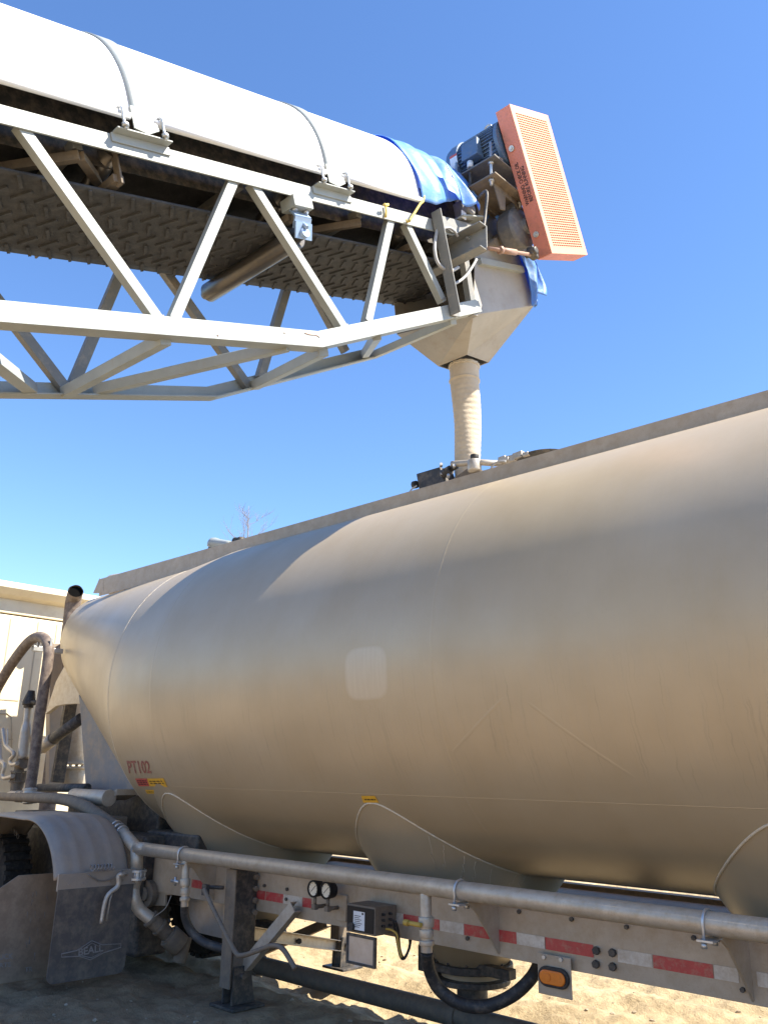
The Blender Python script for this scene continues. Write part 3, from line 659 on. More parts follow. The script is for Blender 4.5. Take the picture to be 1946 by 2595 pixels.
wire([cb(355, 845), cb(395, 852), cb(430, 885), cb(442, 960), cb(462, 1045)], 3.93, .006, 'yellow')
wire([cb(420, 790), cb(440, 860), cb(450, 980), cb(478, 1050), cb(515, 985), cb(530, 900)], 3.94, .008, 'black', y1=4.1)
wire([cb(405, 780), cb(425, 900), cb(455, 1040), cb(490, 1045), cb(520, 960), cb(510, 880)], 3.96, .006, 'black', y1=4.1)
wire([cl(1440, 1065), cl(1390, 1170), cl(1300, 1240)], 3.9, .003, 'conduit')
# amber marker lamp on its plate
y = FY - .03; q = [at(cr(*p), y=y) for p in ((40, 1010), (275, 1050), (285, 1345), (50, 1295))]
xm0, xm1 = q[0].x, q[1].x; zm1, zm0 = .5 * (q[0].z + q[1].z), .5 * (q[2].z + q[3].z)
b = bm(); span(b, xm0, xm1, y, y + .006, zm0, zm1); span(b, xm0 + .02, xm1 - .02, y + .0065, FY - .001, zm1 - .06, zm1 - .01); ml = obj('marker_lamp', b, 'frame', tr, .003)
c = at(cr(165, 1183), y=y)
def pill(b, c, L_, r, d0, d1, n=12):
    pts = [c + V(L_ / 2 + r * math.cos(t), d0, r * math.sin(t)) for t in np.linspace(-math.pi / 2, math.pi / 2, n)] + [c + V(-L_ / 2 - r * math.cos(t), d0, -r * math.sin(t)) for t in np.linspace(-math.pi / 2, math.pi / 2, n)]
    return prism(b, pts, V(0, d1 - d0, 0))
W_ = (xm1 - xm0)
obj('lamp_gasket', pill(bm(), c, W_ * .43, W_ * .235, -.018, -.0005), 'black', ml, .004)
obj('lamp_lens', pill(bm(), c, W_ * .43, W_ * .165, -.030, -.0185), 'amber', ml, .006)
b = bm(); cyl(b, c + V(-.025, -.0302, 0), c + V(-.025, -.034, 0), .02); obj('lens_reflector', b, 'amber', ml, .002)
for p in (cr(92, 1042), cr(212, 1060)): obj('plate_bolt', bolt(bm(), at(p, y=y), V(0, -1, 0), .01, .01), 'galv', ml)
# product line under the hoppers
A, B = at(cm(690, 1110), y=YC), at(cb(830, 1425), y=YC); z = .5 * (A.z + B.z)
b = bm(); cyl(b, V(A.x, YC, z), V(3.0, YC, z), .068); cyl(b, V(A.x - .05, YC, z), V(A.x + .05, YC, z), .085); cyl(b, V(A.x - .14, YC, z), V(A.x - .05, YC, z), .062)
cyl(b, V(-4.05, YC, z), V(-3.98, YC, z), .08)
obj('product_line', b, 'dirty', tr, .003)
# hatch gear on the top
def TP(p, y=4.66): return at(p, y=y)
q = [TP(c5(*p)) for p in ((345, 1660), (545, 1600), (590, 1730), (370, 1800))]
b = prism(bm(), q, V(0, .16, 0)); ac = obj('hatch_actuator', b, 'blacksteel', tr, .008)
b = bm(); A = TP(c5(570, 1665)); B = TP(c5(640, 1625)); cyl(b, A, B, .035); cyl(b, B, TP(c5(690, 1600)), .018)
obj('actuator_rod', b, 'black', ac)
for p in (c5(555, 1597), c5(560, 1675), c5(615, 1690), c5(665, 1608)): obj('actuator_bolt', bolt(bm(), TP(p, 4.65), V(.6, -.6, .3), .013, .03), 'galv', ac)
obj('actuator_port', cyl(bm(), TP(c5(350, 1750)), TP(c5(325, 1755)), .03), 'black', ac)
b = tube(bm(), [TP(c5(650, 1578)), TP(c5(760, 1572)), TP(c5(840, 1562)), TP(c5(900, 1565)), TP(c5(1000, 1572), 4.72), TP(c5(1090, 1570), 4.8)], .024, 10, sm=3); ha = obj('hatch_arm', b, 'alu', tr)
b = bm(); A = TP(c5(838, 1545), 4.64); cyl(b, A, A + V(0, 0, .04), .032); obj('pivot_cap', b, 'black', ha, .004)
b = bm(); A = TP(c5(838, 1640), 4.64); cyl(b, A, A + V(0, 0, .085), .052); obj('pivot_boss', b, 'alu', ha, .006)
obj('hatch_bracket', prism(bm(), [TP(c5(*p), 4.66) for p in ((790, 1605), (880, 1620), (870, 1660), (640, 1720), (660, 1700))], V(0, .1, 0)), 'dirty', tr, .003)
b = bm()
for A, B in ((c5(1060, 1560), c5(1120, 1540)), (c5(1120, 1550), c5(1200, 1535)), (c5(1180, 1530), c5(1260, 1500))): bar(b, TP(A, 4.78), TP(B, 4.78), .08, .05)
for p in (c5(1105, 1542), c5(1270, 1497)): box(b, TP(p, 4.74), (.05, .03, .03))
obj('hatch_hinge', b, 'alu', tr, .006)
P = TP(c5(1420, 1490), 4.95)
obj('hatch_lid', lathe(bm(), V(P.x, 4.95, P.z - .075), [(.0, .0), (.21, .0), (.22, .015), (.18, .032), (.10, .042), (0, .045)], V(-.06, .02, 1), 40), 'blacksteel', tr, smooth=50)
obj('hatch_ring', lathe(bm(), V(-3.84, 4.88, 3.47), [(.24, 0), (.26, 0), (.26, .06), (.24, .06)], seg=40), 'alu', tr, smooth=50)
wire([c5(975, 1625), c5(1000, 1580), c5(1050, 1555), c5(1100, 1555)], 4.7, .008, 'conduit')
wire([c5(290, 1820), c5(310, 1790), c5(350, 1762)], 4.6, .006, 'conduit')
b = tube(bm(), [at(c6(*p), y=4.7) for p in ((1275, 320), (1282, 300), (1320, 300), (1385, 306))], [.05, .06, .04, .03], 12, sm=3); obj('hatch_handle', b, 'band', tr)
obj('handle_foot', cyl(bm(), at(c6(1265, 340), y=4.75), at(c6(1330, 318), y=4.75), .035), 'black', tr)
b = bm()
for p, q in ((c6(1420, 300), c6(1420, 272)), (c6(1448, 296), c6(1448, 268)), (c6(1410, 288), c6(1458, 284))): cyl(b, at(p, y=4.75), at(q, y=4.75), .035)
obj('hatch_latch', b, 'black', tr)
# front supports
def flat(pts, y, th, m, name, parent=tr, bev=.003): return obj(name, prism(bm(), [at(p, y=y) for p in pts], V(0, th, 0)), m, parent, bev)
flat([c7(735, 780), c7(1000, 1100), c7(1330, 1680), c7(805, 1700), c7(748, 900)], 4.32, 1.1, 'blueplate', 'nose_support')
flat([c7(640, 430), c7(590, 530), c7(520, 660), c7(425, 960), c7(520, 885), c7(600, 868), c7(700, 862), c7(830, 870)], 4.40, .05, 'alu', 'nose_gusset')
b = bm(); A, B = at(c7(860, 1760), y=3.95), at(c7(1010, 1745), y=3.95); cyl(b, V(A.x - .35, 3.95, B.z), V(B.x, 3.95, B.z), .066); cyl(b, V(B.x, 3.95, B.z), V(B.x + .018, 3.95, B.z), .072); obj('air_tank', b, 'alu', tr, .006)
b = bm(); A, B = at(c7(1080, 1740), y=4.1), at(c7(1190, 1690), y=4.1); bar(b, A, B, .2, .05); obj('tank_bracket', b, 'alu', tr)
# added dark boxes filling the shaded gap between front support and first hopper
b = bm(); span(b, -6.75, -6.0, 4.15, 5.6, .75, 1.02); span(b, -6.75, -6.1, 4.3, 5.5, .45, .75); span(b, -8.4, -6.751, 4.25, 5.5, .70, 1.30); obj('shade_filler', b, 'blacksteel', tr, .02)
b = bm(); A = at(cl(1225, 1050), y=4.0); lathe(b, A, [(0, -.02), (.05, -.02), (.05, 0), (.10, 0), (.10, .05)], V(0, 1, 0), 28); obj('brake_chamber', b, 'dirty', tr, .004)
flat([cl(1170, 720), cl(1550, 770), cl(1540, 1060), cl(1390, 1060), cl(1385, 1150), cl(1250, 1150), cl(1180, 930)], 4.06, .02, 'frame', 'front_plate')
b = bm(); p0, p1 = at(cm(215, 620), y=4.25), at(cm(450, 910), y=4.25); span(b, p0.x, p1.x, 4.25, 4.262, p1.z, p0.z + .02); obj('inner_plate', b, 'plate', tr)

# ================================================================== tractor beyond the trailer
tk = thing('semi_truck', 'cream tractor unit with exhaust stack seen left behind the tank nose', 'truck', (-9.5, 4.2, 0))
CX = -10.4
b = bm(); span(b, CX - 2.2, CX, 2.4, 5.9, .95, 3.30); cab = obj('cab', b, 'cream', tk, .05)
zl = at(c6(200, 565), x=CX + .18).z
b = bm(); prism(b, [V(CX + .18, 2.3, zl), V(CX + .19, 2.3, zl - .05), V(CX + .10, 2.3, zl - .12), V(CX + .003, 2.3, zl - .16), V(CX + .003, 2.3, zl + .06), V(CX + .10, 2.3, zl + .04)], V(0, 3.5, 0)); span(b, CX - 2.2, CX, 2.4, 5.9, 3.305, zl + .05)
obj('roof_visor', b, 'cream', tk, .01)
b = bm()
for p in (c6(45, 900), c6(215, 900), c6(330, 900)):
    yy = at(p, x=CX).y; span(b, CX + .001, CX + .006, yy - .006, yy + .006, 1.9, 3.25)
for p in (c6(10, 1240), c6(60, 1480)): 
    zz = at(p, x=CX).z; span(b, CX + .001, CX + .006, 2.5, at(c6(110, 1240), x=CX).y, zz - .005, zz + .005)
obj('panel_seam', b, 'creamline', cab)
pts = [at(c7(*p), x=CX + .004) for p in ((-60, 955), (70, 955), (103, 985), (108, 1060), (105, 1450))]
obj('hatch_outline', tube(bm(), pts, .007, 6), 'creamline', cab)
sx = CX + .42; A = at(c6(455, 600), x=sx)
tip = A + V(.16, -.08, -.01); b = tube(bm(), [V(sx, A.y - .02, .9), V(sx, A.y - .02, A.z - .45), V(sx, A.y - .02, A.z - .24), V(sx + .01, A.y - .025, A.z - .11), tip], .092, 24, cap=False, sm=8)
inn = tube(b, [tip, tip + V(-.10, .05, -.05), V(sx, A.y - .02, A.z - .3)], .083, 24, cap=False, sm=4)
es = obj('exhaust_stack', b, 'hose', tk)
d = (V(.16, -.06, .06)).normalized(); obj('bore_shade_disc', cyl(bm(), tip - d * .035, tip - d * .025, .080), mat('bore_shade', (.006, .006, .006), .95, spec=0), es)  # black disc stands in for the shade inside the pipe mouth
# uprights and pipework at the back of the cab
def bar2(p, q, x, wd, dp, m, name): 
    A, B = at(p, x=x), at(q, x=x); return obj(name, bar(bm(), A, B, wd, dp, V(1, 0, 0)), m, tk, .006)
bar2(c7(510, 300), c7(500, 1620), CX + .6, .15, .1, 'fender', 'rack_post')
bar2(c7(560, 860), c7(515, 1620), CX + .5, .06, .05, 'alu', 'rack_post')
bar2(c7(665, 830), c7(535, 1600), CX + .9, .14, .06, 'blacksteel', 'rack_strut')
b = bm(); A, B = at(c7(700, 850), x=CX + .45), at(c7(690, 1420), x=CX + .45); cyl(b, A, B, .17); A2, B2 = at(c7(690, 1460), x=CX + .45), at(c7(690, 1640), x=CX + .45); cyl(b, A2, B2, .2)
for zz in (B.z, A2.z): cyl(b, V(B.x, B.y, zz - .015), V(B.x, B.y, zz + .015), .25)
for k in range(10): a = k * .628; cyl(b, V(B.x + .22 * math.cos(a), B.y + .22 * math.sin(a), A2.z), V(B.x + .22 * math.cos(a), B.y + .22 * math.sin(a), B.z), .02, seg=8)
obj('filter_canister', b, 'alu', tk, .004)
b = bm(); cyl(b, at(c7(380, 1280), y=4.35), at(c7(760, 1000), y=4.35), .058); obj('transfer_hose', b, 'hosedark', tk)
b = bm(); cyl(b, at(c7(500, 1190), y=4.35), at(c7(400, 1270), y=4.35), .068); obj('hose_cuff', b, 'alu', tk)
# valve stack
VY = 4.0
b = bm(); A = at(c7(270, 1350), y=VY); x_, z_ = A.x, A.z
def zz_(v): return at(c7(240, v), y=VY).z
ax_ = at(c7(215, 1380), y=VY); ay_ = at(c7(262, 900), y=VY)
tube(b, [ax_, ax_.lerp(ay_, .35), ax_.lerp(ay_, .52), ax_.lerp(ay_, .62), ax_.lerp(ay_, .72), ax_.lerp(ay_, .85), ay_], [.062, .058, .055, .048, .036, .036, .038], 22, sm=4); obj('valve_riser', b, 'alu', tk)
b = bm(); A, B, Cc = at(c7(265, 900), y=VY), at(c7(272, 845), y=VY), at(c7(295, 738), y=VY); tube(b, [A, B - (B - A) * .6, B - (B - A) * .5, B, Cc], [.05, .05, .068, .066, .034], 20); cyl(b, B, at(c7(345, 850), y=VY), .02); obj('riser_cap', b, 'black', tk, .003)
b = bm(); A = at(c7(170, 1545), y=VY)
for k in (-.05, .05): lathe(b, A + V(0, 0, k), [(.05, -.008), (.085, -.008), (.085, .008), (.05, .008)], seg=26)
for k in range(8): a = k * .785; tube(b, [A + V(.075 * math.cos(a), .075 * math.sin(a), -.06), A + V(.075 * math.cos(a), .075 * math.sin(a), .06)], .007, 6)
lathe(b, A, [(.065, -.04), (.065, .04)], seg=24); tube(b, [A - V(0, 0, .05), A - V(0, 0, .13), A - V(0, 0, .2)], [.07, .06, .055], 20); cyl(b, A + V(0, 0, .05), A + V(0, 0, .14), .05); cyl(b, A + V(0, 0, .12) , A + V(.1, 0, .14), .06)
obj('butterfly_valve', b, 'dirty', tk, .002)
for pts, r in (([(165, 1420), (110, 1430), (95, 1390), (130, 1330), (60, 1260), (40, 1180), (28, 1095)], .021), ([(120, 1540), (40, 1560), (25, 1520), (45, 1440), (10, 1390), (0, 1300), (-5, 1200)], .021), ([(72, 1100), (70, 1260)], .008)):
    obj('valve_handle', tube(bm(), [at(c7(*p), y=3.9) for p in pts], r, 10, sm=5), 'alu', tk)
HY = 3.88
b = tube(bm(), [at(c7(*p), y=HY) for p in ((-160, 1010), (-60, 790), (0, 670), (110, 490), (220, 340), (300, 262), (370, 238), (425, 262), (455, 350), (440, 520), (400, 780), (360, 1050), (325, 1350), (292, 1590), (278, 1700))], .054, 22, sm=6); obj('discharge_hose', b, 'hose', tk)
b = bm(); A, B = at(c7(305, 345), y=HY + .03), at(c7(580, 375), y=HY + .35); bar(b, A, B, .06, .05); hr = obj('hose_rest', b, 'galv', tk, .002)
for p in (c7(362, 285), c7(480, 290)):
    q = at(p, y=HY); b = bm(); span(b, q.x - .005, q.x + .005, HY - .012, HY + .012, q.z - .05, q.z + .05); obj('rest_clip', b, 'galv', hr, .002)
b = bm(); cyl(b, at(c7(280, 1660), y=HY), at(c7(278, 1790), y=HY), .062)
for v in (1665, 1720, 1785): q = at(c7(279, v), y=HY); cyl(b, q - V(0, 0, .008), q + V(0, 0, .008), .068)
A = at(c7(100, 1725), y=HY); B = at(c7(400, 1740), y=HY); cyl(b, A, B, .05); 
for t in (.25, .4, .75): q = A.lerp(B, t); d = (B - A).normalized(); cyl(b, q - d * .012, q + d * .012, .058)
obj('hose_tee', b, 'alu', tk, .002)
b = bm(); cyl(b, at(c7(360, 1650), y=4.15), at(c7(820, 1650), y=4.15), .04); obj('cross_hose', b, 'hosedark', tk)
# fender, flaps, wheel
FX = -6.24; fy0, fy1 = 3.15, 3.76
cx_, cz_, fr_ = FX - .62, .50, .60
def arc(t): return V(cx_ + (fr_ + .02) * math.cos(t), 0, cz_ + fr_ * math.sin(t))
zf = at(cl(500, 890), x=FX).z
cz_ = zf - .17
b = bm(); n = 26; outer = []; 
path = [(cx_ + fr_ * math.cos(t), cz_ + fr_ * math.sin(t) * .92) for t in np.linspace(R(14), R(96), n)] + [(cx_ - .5, cz_ + fr_ * .915), (cx_ - 1.1, cz_ + fr_ * .86), (cx_ - 1.6, cz_ + .1)]
for i, yk in enumerate((0, 1)): pass
def strip(b, path, y0, y1, th=.012, ribs=()):
    A = []; ny = 24
    for (x, z) in path:
        row = []
        for j in range(ny + 1):
            u = j / ny; bulge = .009 * sum(max(0, 1 - abs(u - r_) / .05) for r_ in ribs) - .03 * max(0, .10 - u) / .10 - .03 * max(0, u - .9) / .1
            d = Vector((x - cx_, z - cz_ + .01)); d.normalize(); row.append(b.verts.new((x + d.x * bulge, y0 + (y1 - y0) * u, z + d.y * bulge)))
        A.append(row)
    for r0, r1 in zip(A, A[1:]):
        for j in range(ny): b.faces.new((r0[j], r0[j + 1], r1[j + 1], r1[j])).smooth = True
strip(b, path, fy0, fy1, ribs=(.3, .52, .76))
fd = obj('fender', b, 'fender', tk); md = fd.modifiers.new('thickness', 'SOLIDIFY'); md.thickness = .012
b = bm(); span(b, FX - .012, FX + .008, fy0, fy1 + .02, zf - .11, zf + .005)
for k in range(5): bolt(b, V(FX + .008, fy0 + .08 + k * .11, zf - .07), V(1, 0, 0), .008, .008)
obj('flap_hanger', b, 'fender', tk, .002)
b = bm(); pts = [V(FX + .045 + .022 * math.cos(k * .7), fy0 + .22 + k * .0029, zf + .035 + .022 * math.sin(k * .7)) for k in range(64)]; tube(b, pts, .0045, 6); tube(b, [V(FX + .02, fy0 + .22, zf - .01), V(FX + .02, fy0 + .32, zf - .06), V(FX + .02, fy0 + .42, zf - .05), V(FX + .02, fy0 + .5, zf)], .004, 6, sm=5); obj('flap_spring', b, 'chain', tk)
b = bm(); A = at(cl(115, 425), y=3.77); B = at(cl(780, 420), y=3.77); span(b, A.x, B.x, 3.77, 4.1, A.z - .02, A.z + .085); obj('fender_box', b, 'dirty', tk, .01)
def flap(X, y0, y1, z0, z1, m, tilt, name, cut=0):
    r = .06; pts = []
    for cy, cz, a0 in ((y1 - r, z0 + r, -90), ):
        pts += [(cy + r * math.cos(R(a)), cz + r * math.sin(R(a))) for a in range(a0, a0 + 91, 15)]
    pts += [(y1, z1), (y0 + cut, z1), (y0, z1 - cut * .62)] if cut else [(y1, z1), (y0, z1)]
    pts += [(y0 + r + r * math.cos(R(a)), z0 + r + r * math.sin(R(a))) for a in range(180, 271, 15)]
    f = lambda y, z: V(X - tilt * (z1 - z), y, z)
    return obj(name, prism(bm(), [f(y, z) for y, z in pts], V(-.01, 0, 0)), m, tk, .002), f
zfb = at(cl(420, 1840), x=FX - .02).z
f1, ff = flap(FX + .012, fy0 + .005, fy1 - .0, max(.04, zfb + .02), zf - .10, 'flap', .03, 'mud_flap')
def fpt(p, d=.004):
    q = at(p, x=FX); q = ff(q.y, q.z); q.x += d; return q
L1 = [(515, 1582), (515, 1555), (640, 1528), (770, 1443), (860, 1478), (1015, 1468), (1015, 1500), (870, 1545), (760, 1605), (665, 1575)]
b = tube(bm(), [fpt(cl(*p)) for p in L1 + L1[:1]], .0035, 6); L2 = [(690, 1520), (770, 1462), (850, 1500)]; tube(b, [fpt(cl(*p)) for p in L2], .003, 6); tube(b, [fpt(cl(*p)) for p in ((690, 1570), (765, 1588), (850, 1545))], .003, 6)
o_, ux_, uy_ = fpt(cl(655, 1572), .003), fpt(cl(868, 1530), .003) - fpt(cl(655, 1572), .003), fpt(cl(655, 1500), .003) - fpt(cl(655, 1572), .003)
obj('flap_emblem', b, 'logo', tk)
obj('flap_lettering', text_verts('BEALL', 1, lambda x, y: o_ + ux_ * x + uy_ * (y * .85 / .7)), 'logo', tk)
X2 = -6.75; q = [at(cl(*p), x=X2) for p in ((480, 890), (420, 1760), (-40, 1790))]
f2, ff2 = flap(X2, at(cl(-200, 1500), x=X2).y, at(cl(500, 1200), x=X2).y, at(cl(240, 1775), x=X2).z, at(cl(300, 885), x=X2).z, 'flapb', .02, 'mud_flap', cut=at(cl(160, 885), x=X2).y - at(cl(-200, 1500), x=X2).y)
def fpt2(p):
    q = at(p, x=X2); q = ff2(q.y, q.z); q.x += .004; return q
for s, p, q_, h in (('TRUCK', (-75, 1610), (115, 1595), 45), ('PARTS', (-75, 1680), (95, 1662), 38), ('TR', (215, 1710), (280, 1702), 40)):
    o2 = fpt2(cl(*p)); u2 = fpt2(cl(*q_)) - o2; v2 = fpt2(cl(p[0], p[1] - h)) - o2
    obj('flap_lettering', text_verts(s, 1, lambda x, y: o2 + u2 * x + v2 * (y / .7)), 'logo', tk)
b = bm()
for k in range(16):
    x0_, y0_ = 210 + random.random() * 190, 1000 + random.random() * 650; l_ = random.random() * 60 + 8
    tube(b, [fpt2(cl(x0_, y0_)), fpt2(cl(x0_ + random.uniform(-8, 8), y0_ + l_))], random.uniform(.001, .003), 5)
obj('flap_scratches', b, 'logo', tk)
def wheel(c):
    b = lathe(bm(), c, [(.28, -.14), (.40, -.145), (.49, -.12), (.51, -.07), (.51, .07), (.49, .12), (.40, .145), (.28, .14)], V(0, 1, 0), 48, cap=False)
    for k in range(40):
        a = k * 2 * math.pi / 40; box(b, c + V(.512 * math.cos(a), 0, .512 * math.sin(a)), (.03, .24, .045), Matrix.Rotation(-a, 3, 'Y'))
    t = obj('tyre', b, 'tyre', tk); obj('rim', lathe(bm(), c, [(.285, -.13), (.27, -.13), (.24, -.05), (.11, -.03), (.10, -.10), (0, -.10)], V(0, 1, 0), 36, cap=False), 'dirty', t, smooth=35)
wheel(V(cx_ - 1.62, fy0 + .5, .5)); wheel(V(-6.72, 4.85, .5)); wheel(V(-7.9, 4.85, .5))
b = bm(); span(b, -9.2, -6.45, 3.95, 4.25, .10, .99); obj('fender_shade_box', b, 'blacksteel', tk, .03)  # added dark box behind the fender, makes the opening read as shade
b = bm(); span(b, -9.9, -6.9, 4.1, 4.2, .7, .95); span(b, -9.9, -6.9, 5.0, 5.1, .7, .95); obj('chassis_rail', b, 'blacksteel', tk, .004)
b = bm()
for k in range(14):
    c = at(cl(20 + k * 10, 560 - 60 * math.sin(k / 13 * 3.1) + (k % 2) * 8), y=3.6); lathe(b, c, [(.018, -.004), (.024, 0), (.018, .004)], V(.4 + (k % 2), 1, .2), 10, cap=False)
obj('chain', b, 'chain', tk)

# ================================================================== conveyor
U = V(0, 1, .337).normalized(); Nn = V(0, -.337, 1).normalized(); K = 1.0553
def CV(x, s, n): return V(x, (s - .337 * n) / K, (.337 * s + n) / K)
def sn(P): return (P.y + .337 * P.z) / K, (P.z - .337 * P.y) / K
XN, XF, XM = -3.30, -4.40, -3.85
cv = thing('belt_conveyor', 'grey truss belt conveyor with white hood rising over the tank trailer', 'conveyor', (XM, -3.0, 0))
NT = 3.718                     # top of the top chord
S0 = sn(V(0, -3.4, 1.9))[0]; SE = sn(at(c3(655, 985), x=XN))[0]
def yz(P): return (P.y, P.z)
def chord(name, path, x, sgn, low, m, L=.09, t=.011):
    "angle: upright leg at x, level leg inwards; low = level leg at the bottom"
    i = -sgn
    prof = [(x, 0), (x, L), (x + i * t, L), (x + i * t, t), (x + i * L, t), (x + i * L, 0)] if low else [(x, 0), (x, -L), (x + i * t, -L), (x + i * t, -t), (x + i * L, -t), (x + i * L, 0)]
    return obj(name, yz_sweep(bm(), path, prof), m, cv, .002)
top = [yz(CV(0, S0, NT)), yz(CV(0, SE, NT))]
chord('top_chord', top, XN, 1, False, 'paint'); chord('top_chord', top, XF, -1, False, 'paint')
kn = V(XN, 2.885, 3.835)
b0 = at((0, 815), x=XN); back = kn + (b0 - kn) * ((-3.2 - kn.y) / (b0.y - kn.y)); en = at((1222, 789), x=XN)
bot = [yz(back), yz(kn), yz(en)]
chord('bottom_chord', bot, XN, 1, True, 'paint', .096); chord('bottom_chord', bot, XF, -1, True, 'paint', .096)
def brace(p, q, x, w_, d_, m='paint', ext=.03, name='brace'):
    A, B = at(p, x=x), at(q, x=x); d = (B - A).normalized(); A -= d * ext; B += d * ext; off = V(-d_ / 2 - .013 if x > -3.6 else d_ / 2 + .013, 0, 0)
    return obj(name, bar(bm(), A + off, B + off, w_, d_, V(1, 0, 0)), m, cv, .003)
near = [(c1(147, 715), c4(838, 412)), (c2(246, 402), c4(930, 422)), (c2(390, 432), c2(958, 1330)), (c2(1265, 655), c2(1122, 1302)), (c2(1380, 690), c3(487, 1440))]
for p, q in near: brace(p, q, XN, .057, .05)
# same rhythm further back along the truss
dS = sn(at(near[2][0], x=XN))[0] - sn(at(near[0][0], x=XN))[0]
for k in range(1, 3):
    for p, q in near[:2]:
        A, B = at(p, x=XN) - U * dS * k, at(q, x=XN) - U * dS * k
        obj('brace', bar(bm(), A + V(-.04, 0, 0), B + V(-.04, 0, 0), .057, .05, V(1, 0, 0)), 'paint', cv, .003)
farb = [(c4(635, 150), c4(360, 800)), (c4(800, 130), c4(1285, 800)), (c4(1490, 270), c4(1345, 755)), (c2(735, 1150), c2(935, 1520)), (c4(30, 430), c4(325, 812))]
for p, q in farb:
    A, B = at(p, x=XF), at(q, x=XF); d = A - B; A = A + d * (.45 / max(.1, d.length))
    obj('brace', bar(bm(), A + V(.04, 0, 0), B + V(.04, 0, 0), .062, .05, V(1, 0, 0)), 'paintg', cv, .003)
for pts in (((695, 1388), (730, 1398), (770, 1402), (790, 1416)), ((560, 1384), (566, 1392)), ((128, 1398), (136, 1408))):
    obj('rust_scrape', tube(bm(), [at(c2(*p), x=XN + .0005) for p in pts], .003, 6, sm=3), 'rust', cv)
for p, q in near:
    for e, o_ in ((p, q), (q, p)):
        A, B = at(e, x=XN), at(o_, x=XN); d = (B - A).normalized(); w_ = d.cross(V(1, 0, 0)); A = A - d * .012 + V(-.012, 0, 0)
        obj('weld_bead', tube(bm(), [A + w_ * .03, A + w_ * .01 + d * .002, A - w_ * .012, A - w_ * .03], .006, 6), 'paintg', cv)
# bottom laterals between the chords
lat = [(c4(868, 536), c4(345, 818)), (c4(1510, 572), c4(500, 806)), (c4(1700, 600), c4(1335, 782)), (c4(-260, 470), c4(165, 800))]
for p, q in lat:
    A, B = at(p, x=XN - .06), at(q, x=XF + .06); obj('lateral', bar(bm(), A, B, .065, .06, Nn), 'paint', cv, .003)
A, B = at(c5(660, 372), x=XN - .05), at(c5(-20, 665), x=XF + .05); obj('lateral', bar(bm(), A, B, .055, .055, Nn), 'paint', cv, .003)
A, B = at(c2(1160, 1405), x=XN - .05), at(c2(1080, 1530), x=XF + .05); obj('lateral', bar(bm(), A, B, .055, .055, Nn), 'paint', cv, .003)
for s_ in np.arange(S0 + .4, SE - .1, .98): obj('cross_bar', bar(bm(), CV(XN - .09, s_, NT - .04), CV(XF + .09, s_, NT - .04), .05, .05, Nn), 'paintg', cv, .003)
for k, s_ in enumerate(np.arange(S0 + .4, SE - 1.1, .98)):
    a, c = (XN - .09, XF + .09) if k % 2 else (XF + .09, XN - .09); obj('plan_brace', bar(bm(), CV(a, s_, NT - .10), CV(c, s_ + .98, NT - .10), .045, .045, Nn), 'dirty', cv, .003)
# belt: closed loop round the head pulley
NB, RP = 3.505, .12; SH = sn(V(0, 4.60, 5.30))[0]
NH = NB + .02 + RP
def belt():
    b = bm(); hw = .40; top_, bot_ = [], []
    path = [(s_, NB) for s_ in np.arange(S0 + .3, SH, .12)] + [(SH + RP * math.sin(t), NH - RP * math.cos(t)) for t in np.linspace(0, math.pi, 14)] + [(s_, NH + RP) for s_ in np.arange(SH - .1, S0 + .3, -.12)]
    nx = 12; rings = []
    for i, (s_, n_) in enumerate(path):
        up = n_ > NH + RP - .01
        rows = []
        for j in range(nx + 1):
            u = -1 + 2 * j / nx; k = min(1, max(0, (SH - .35 - s_) / .8)) if up else 0; sag = .0
            lift = k * max(0, abs(u) - .36) * .17
            rows.append(b.verts.new(CV(XM + hw * u * (1 - .05 * k), s_, n_ + lift - (0.03 if up else 0) - sag)))
        rings.append(rows)
    for r0, r1 in zip(rings, rings[1:]):
        for j in range(nx): b.faces.new((r0[j], r0[j + 1], r1[j + 1], r1[j])).smooth = True
    o = obj('belt', b, 'rubber', cv); md = o.modifiers.new('thickness', 'SOLIDIFY'); md.thickness = .014; md.offset = 0
    # chevron cleats stand on the carrying face, seen from below on the return run
    b = bm(); cols = 7; wd = .80 / cols
    for j in range(cols):
        xc = XM - .40 + wd * (j + .5); sg = 1 if j % 2 else -1
        for s_ in np.arange(S0 + 1.5, SH - .02, .118):
            c = CV(xc, s_ + (.059 if j % 2 else 0), NB - .012)
            L_ = wd * 1.0; a = R(30) * sg
            d = V(1, 0, 0) * math.cos(a) + U * math.sin(a)
            bar(b, c - d * L_ / 2, c + d * L_ / 2, .017, .013, Nn)
    obj('chevron_cleats', b, 'rubber', o)
belt()
b = cyl(bm(), CV(XM - .45, SH, NH), CV(XM + .45, SH, NH), RP - .012); cyl(b, CV(XM - .6, SH, NH), CV(XN + .03, SH, NH), .035); obj('head_pulley', b, 'dirty', cv)
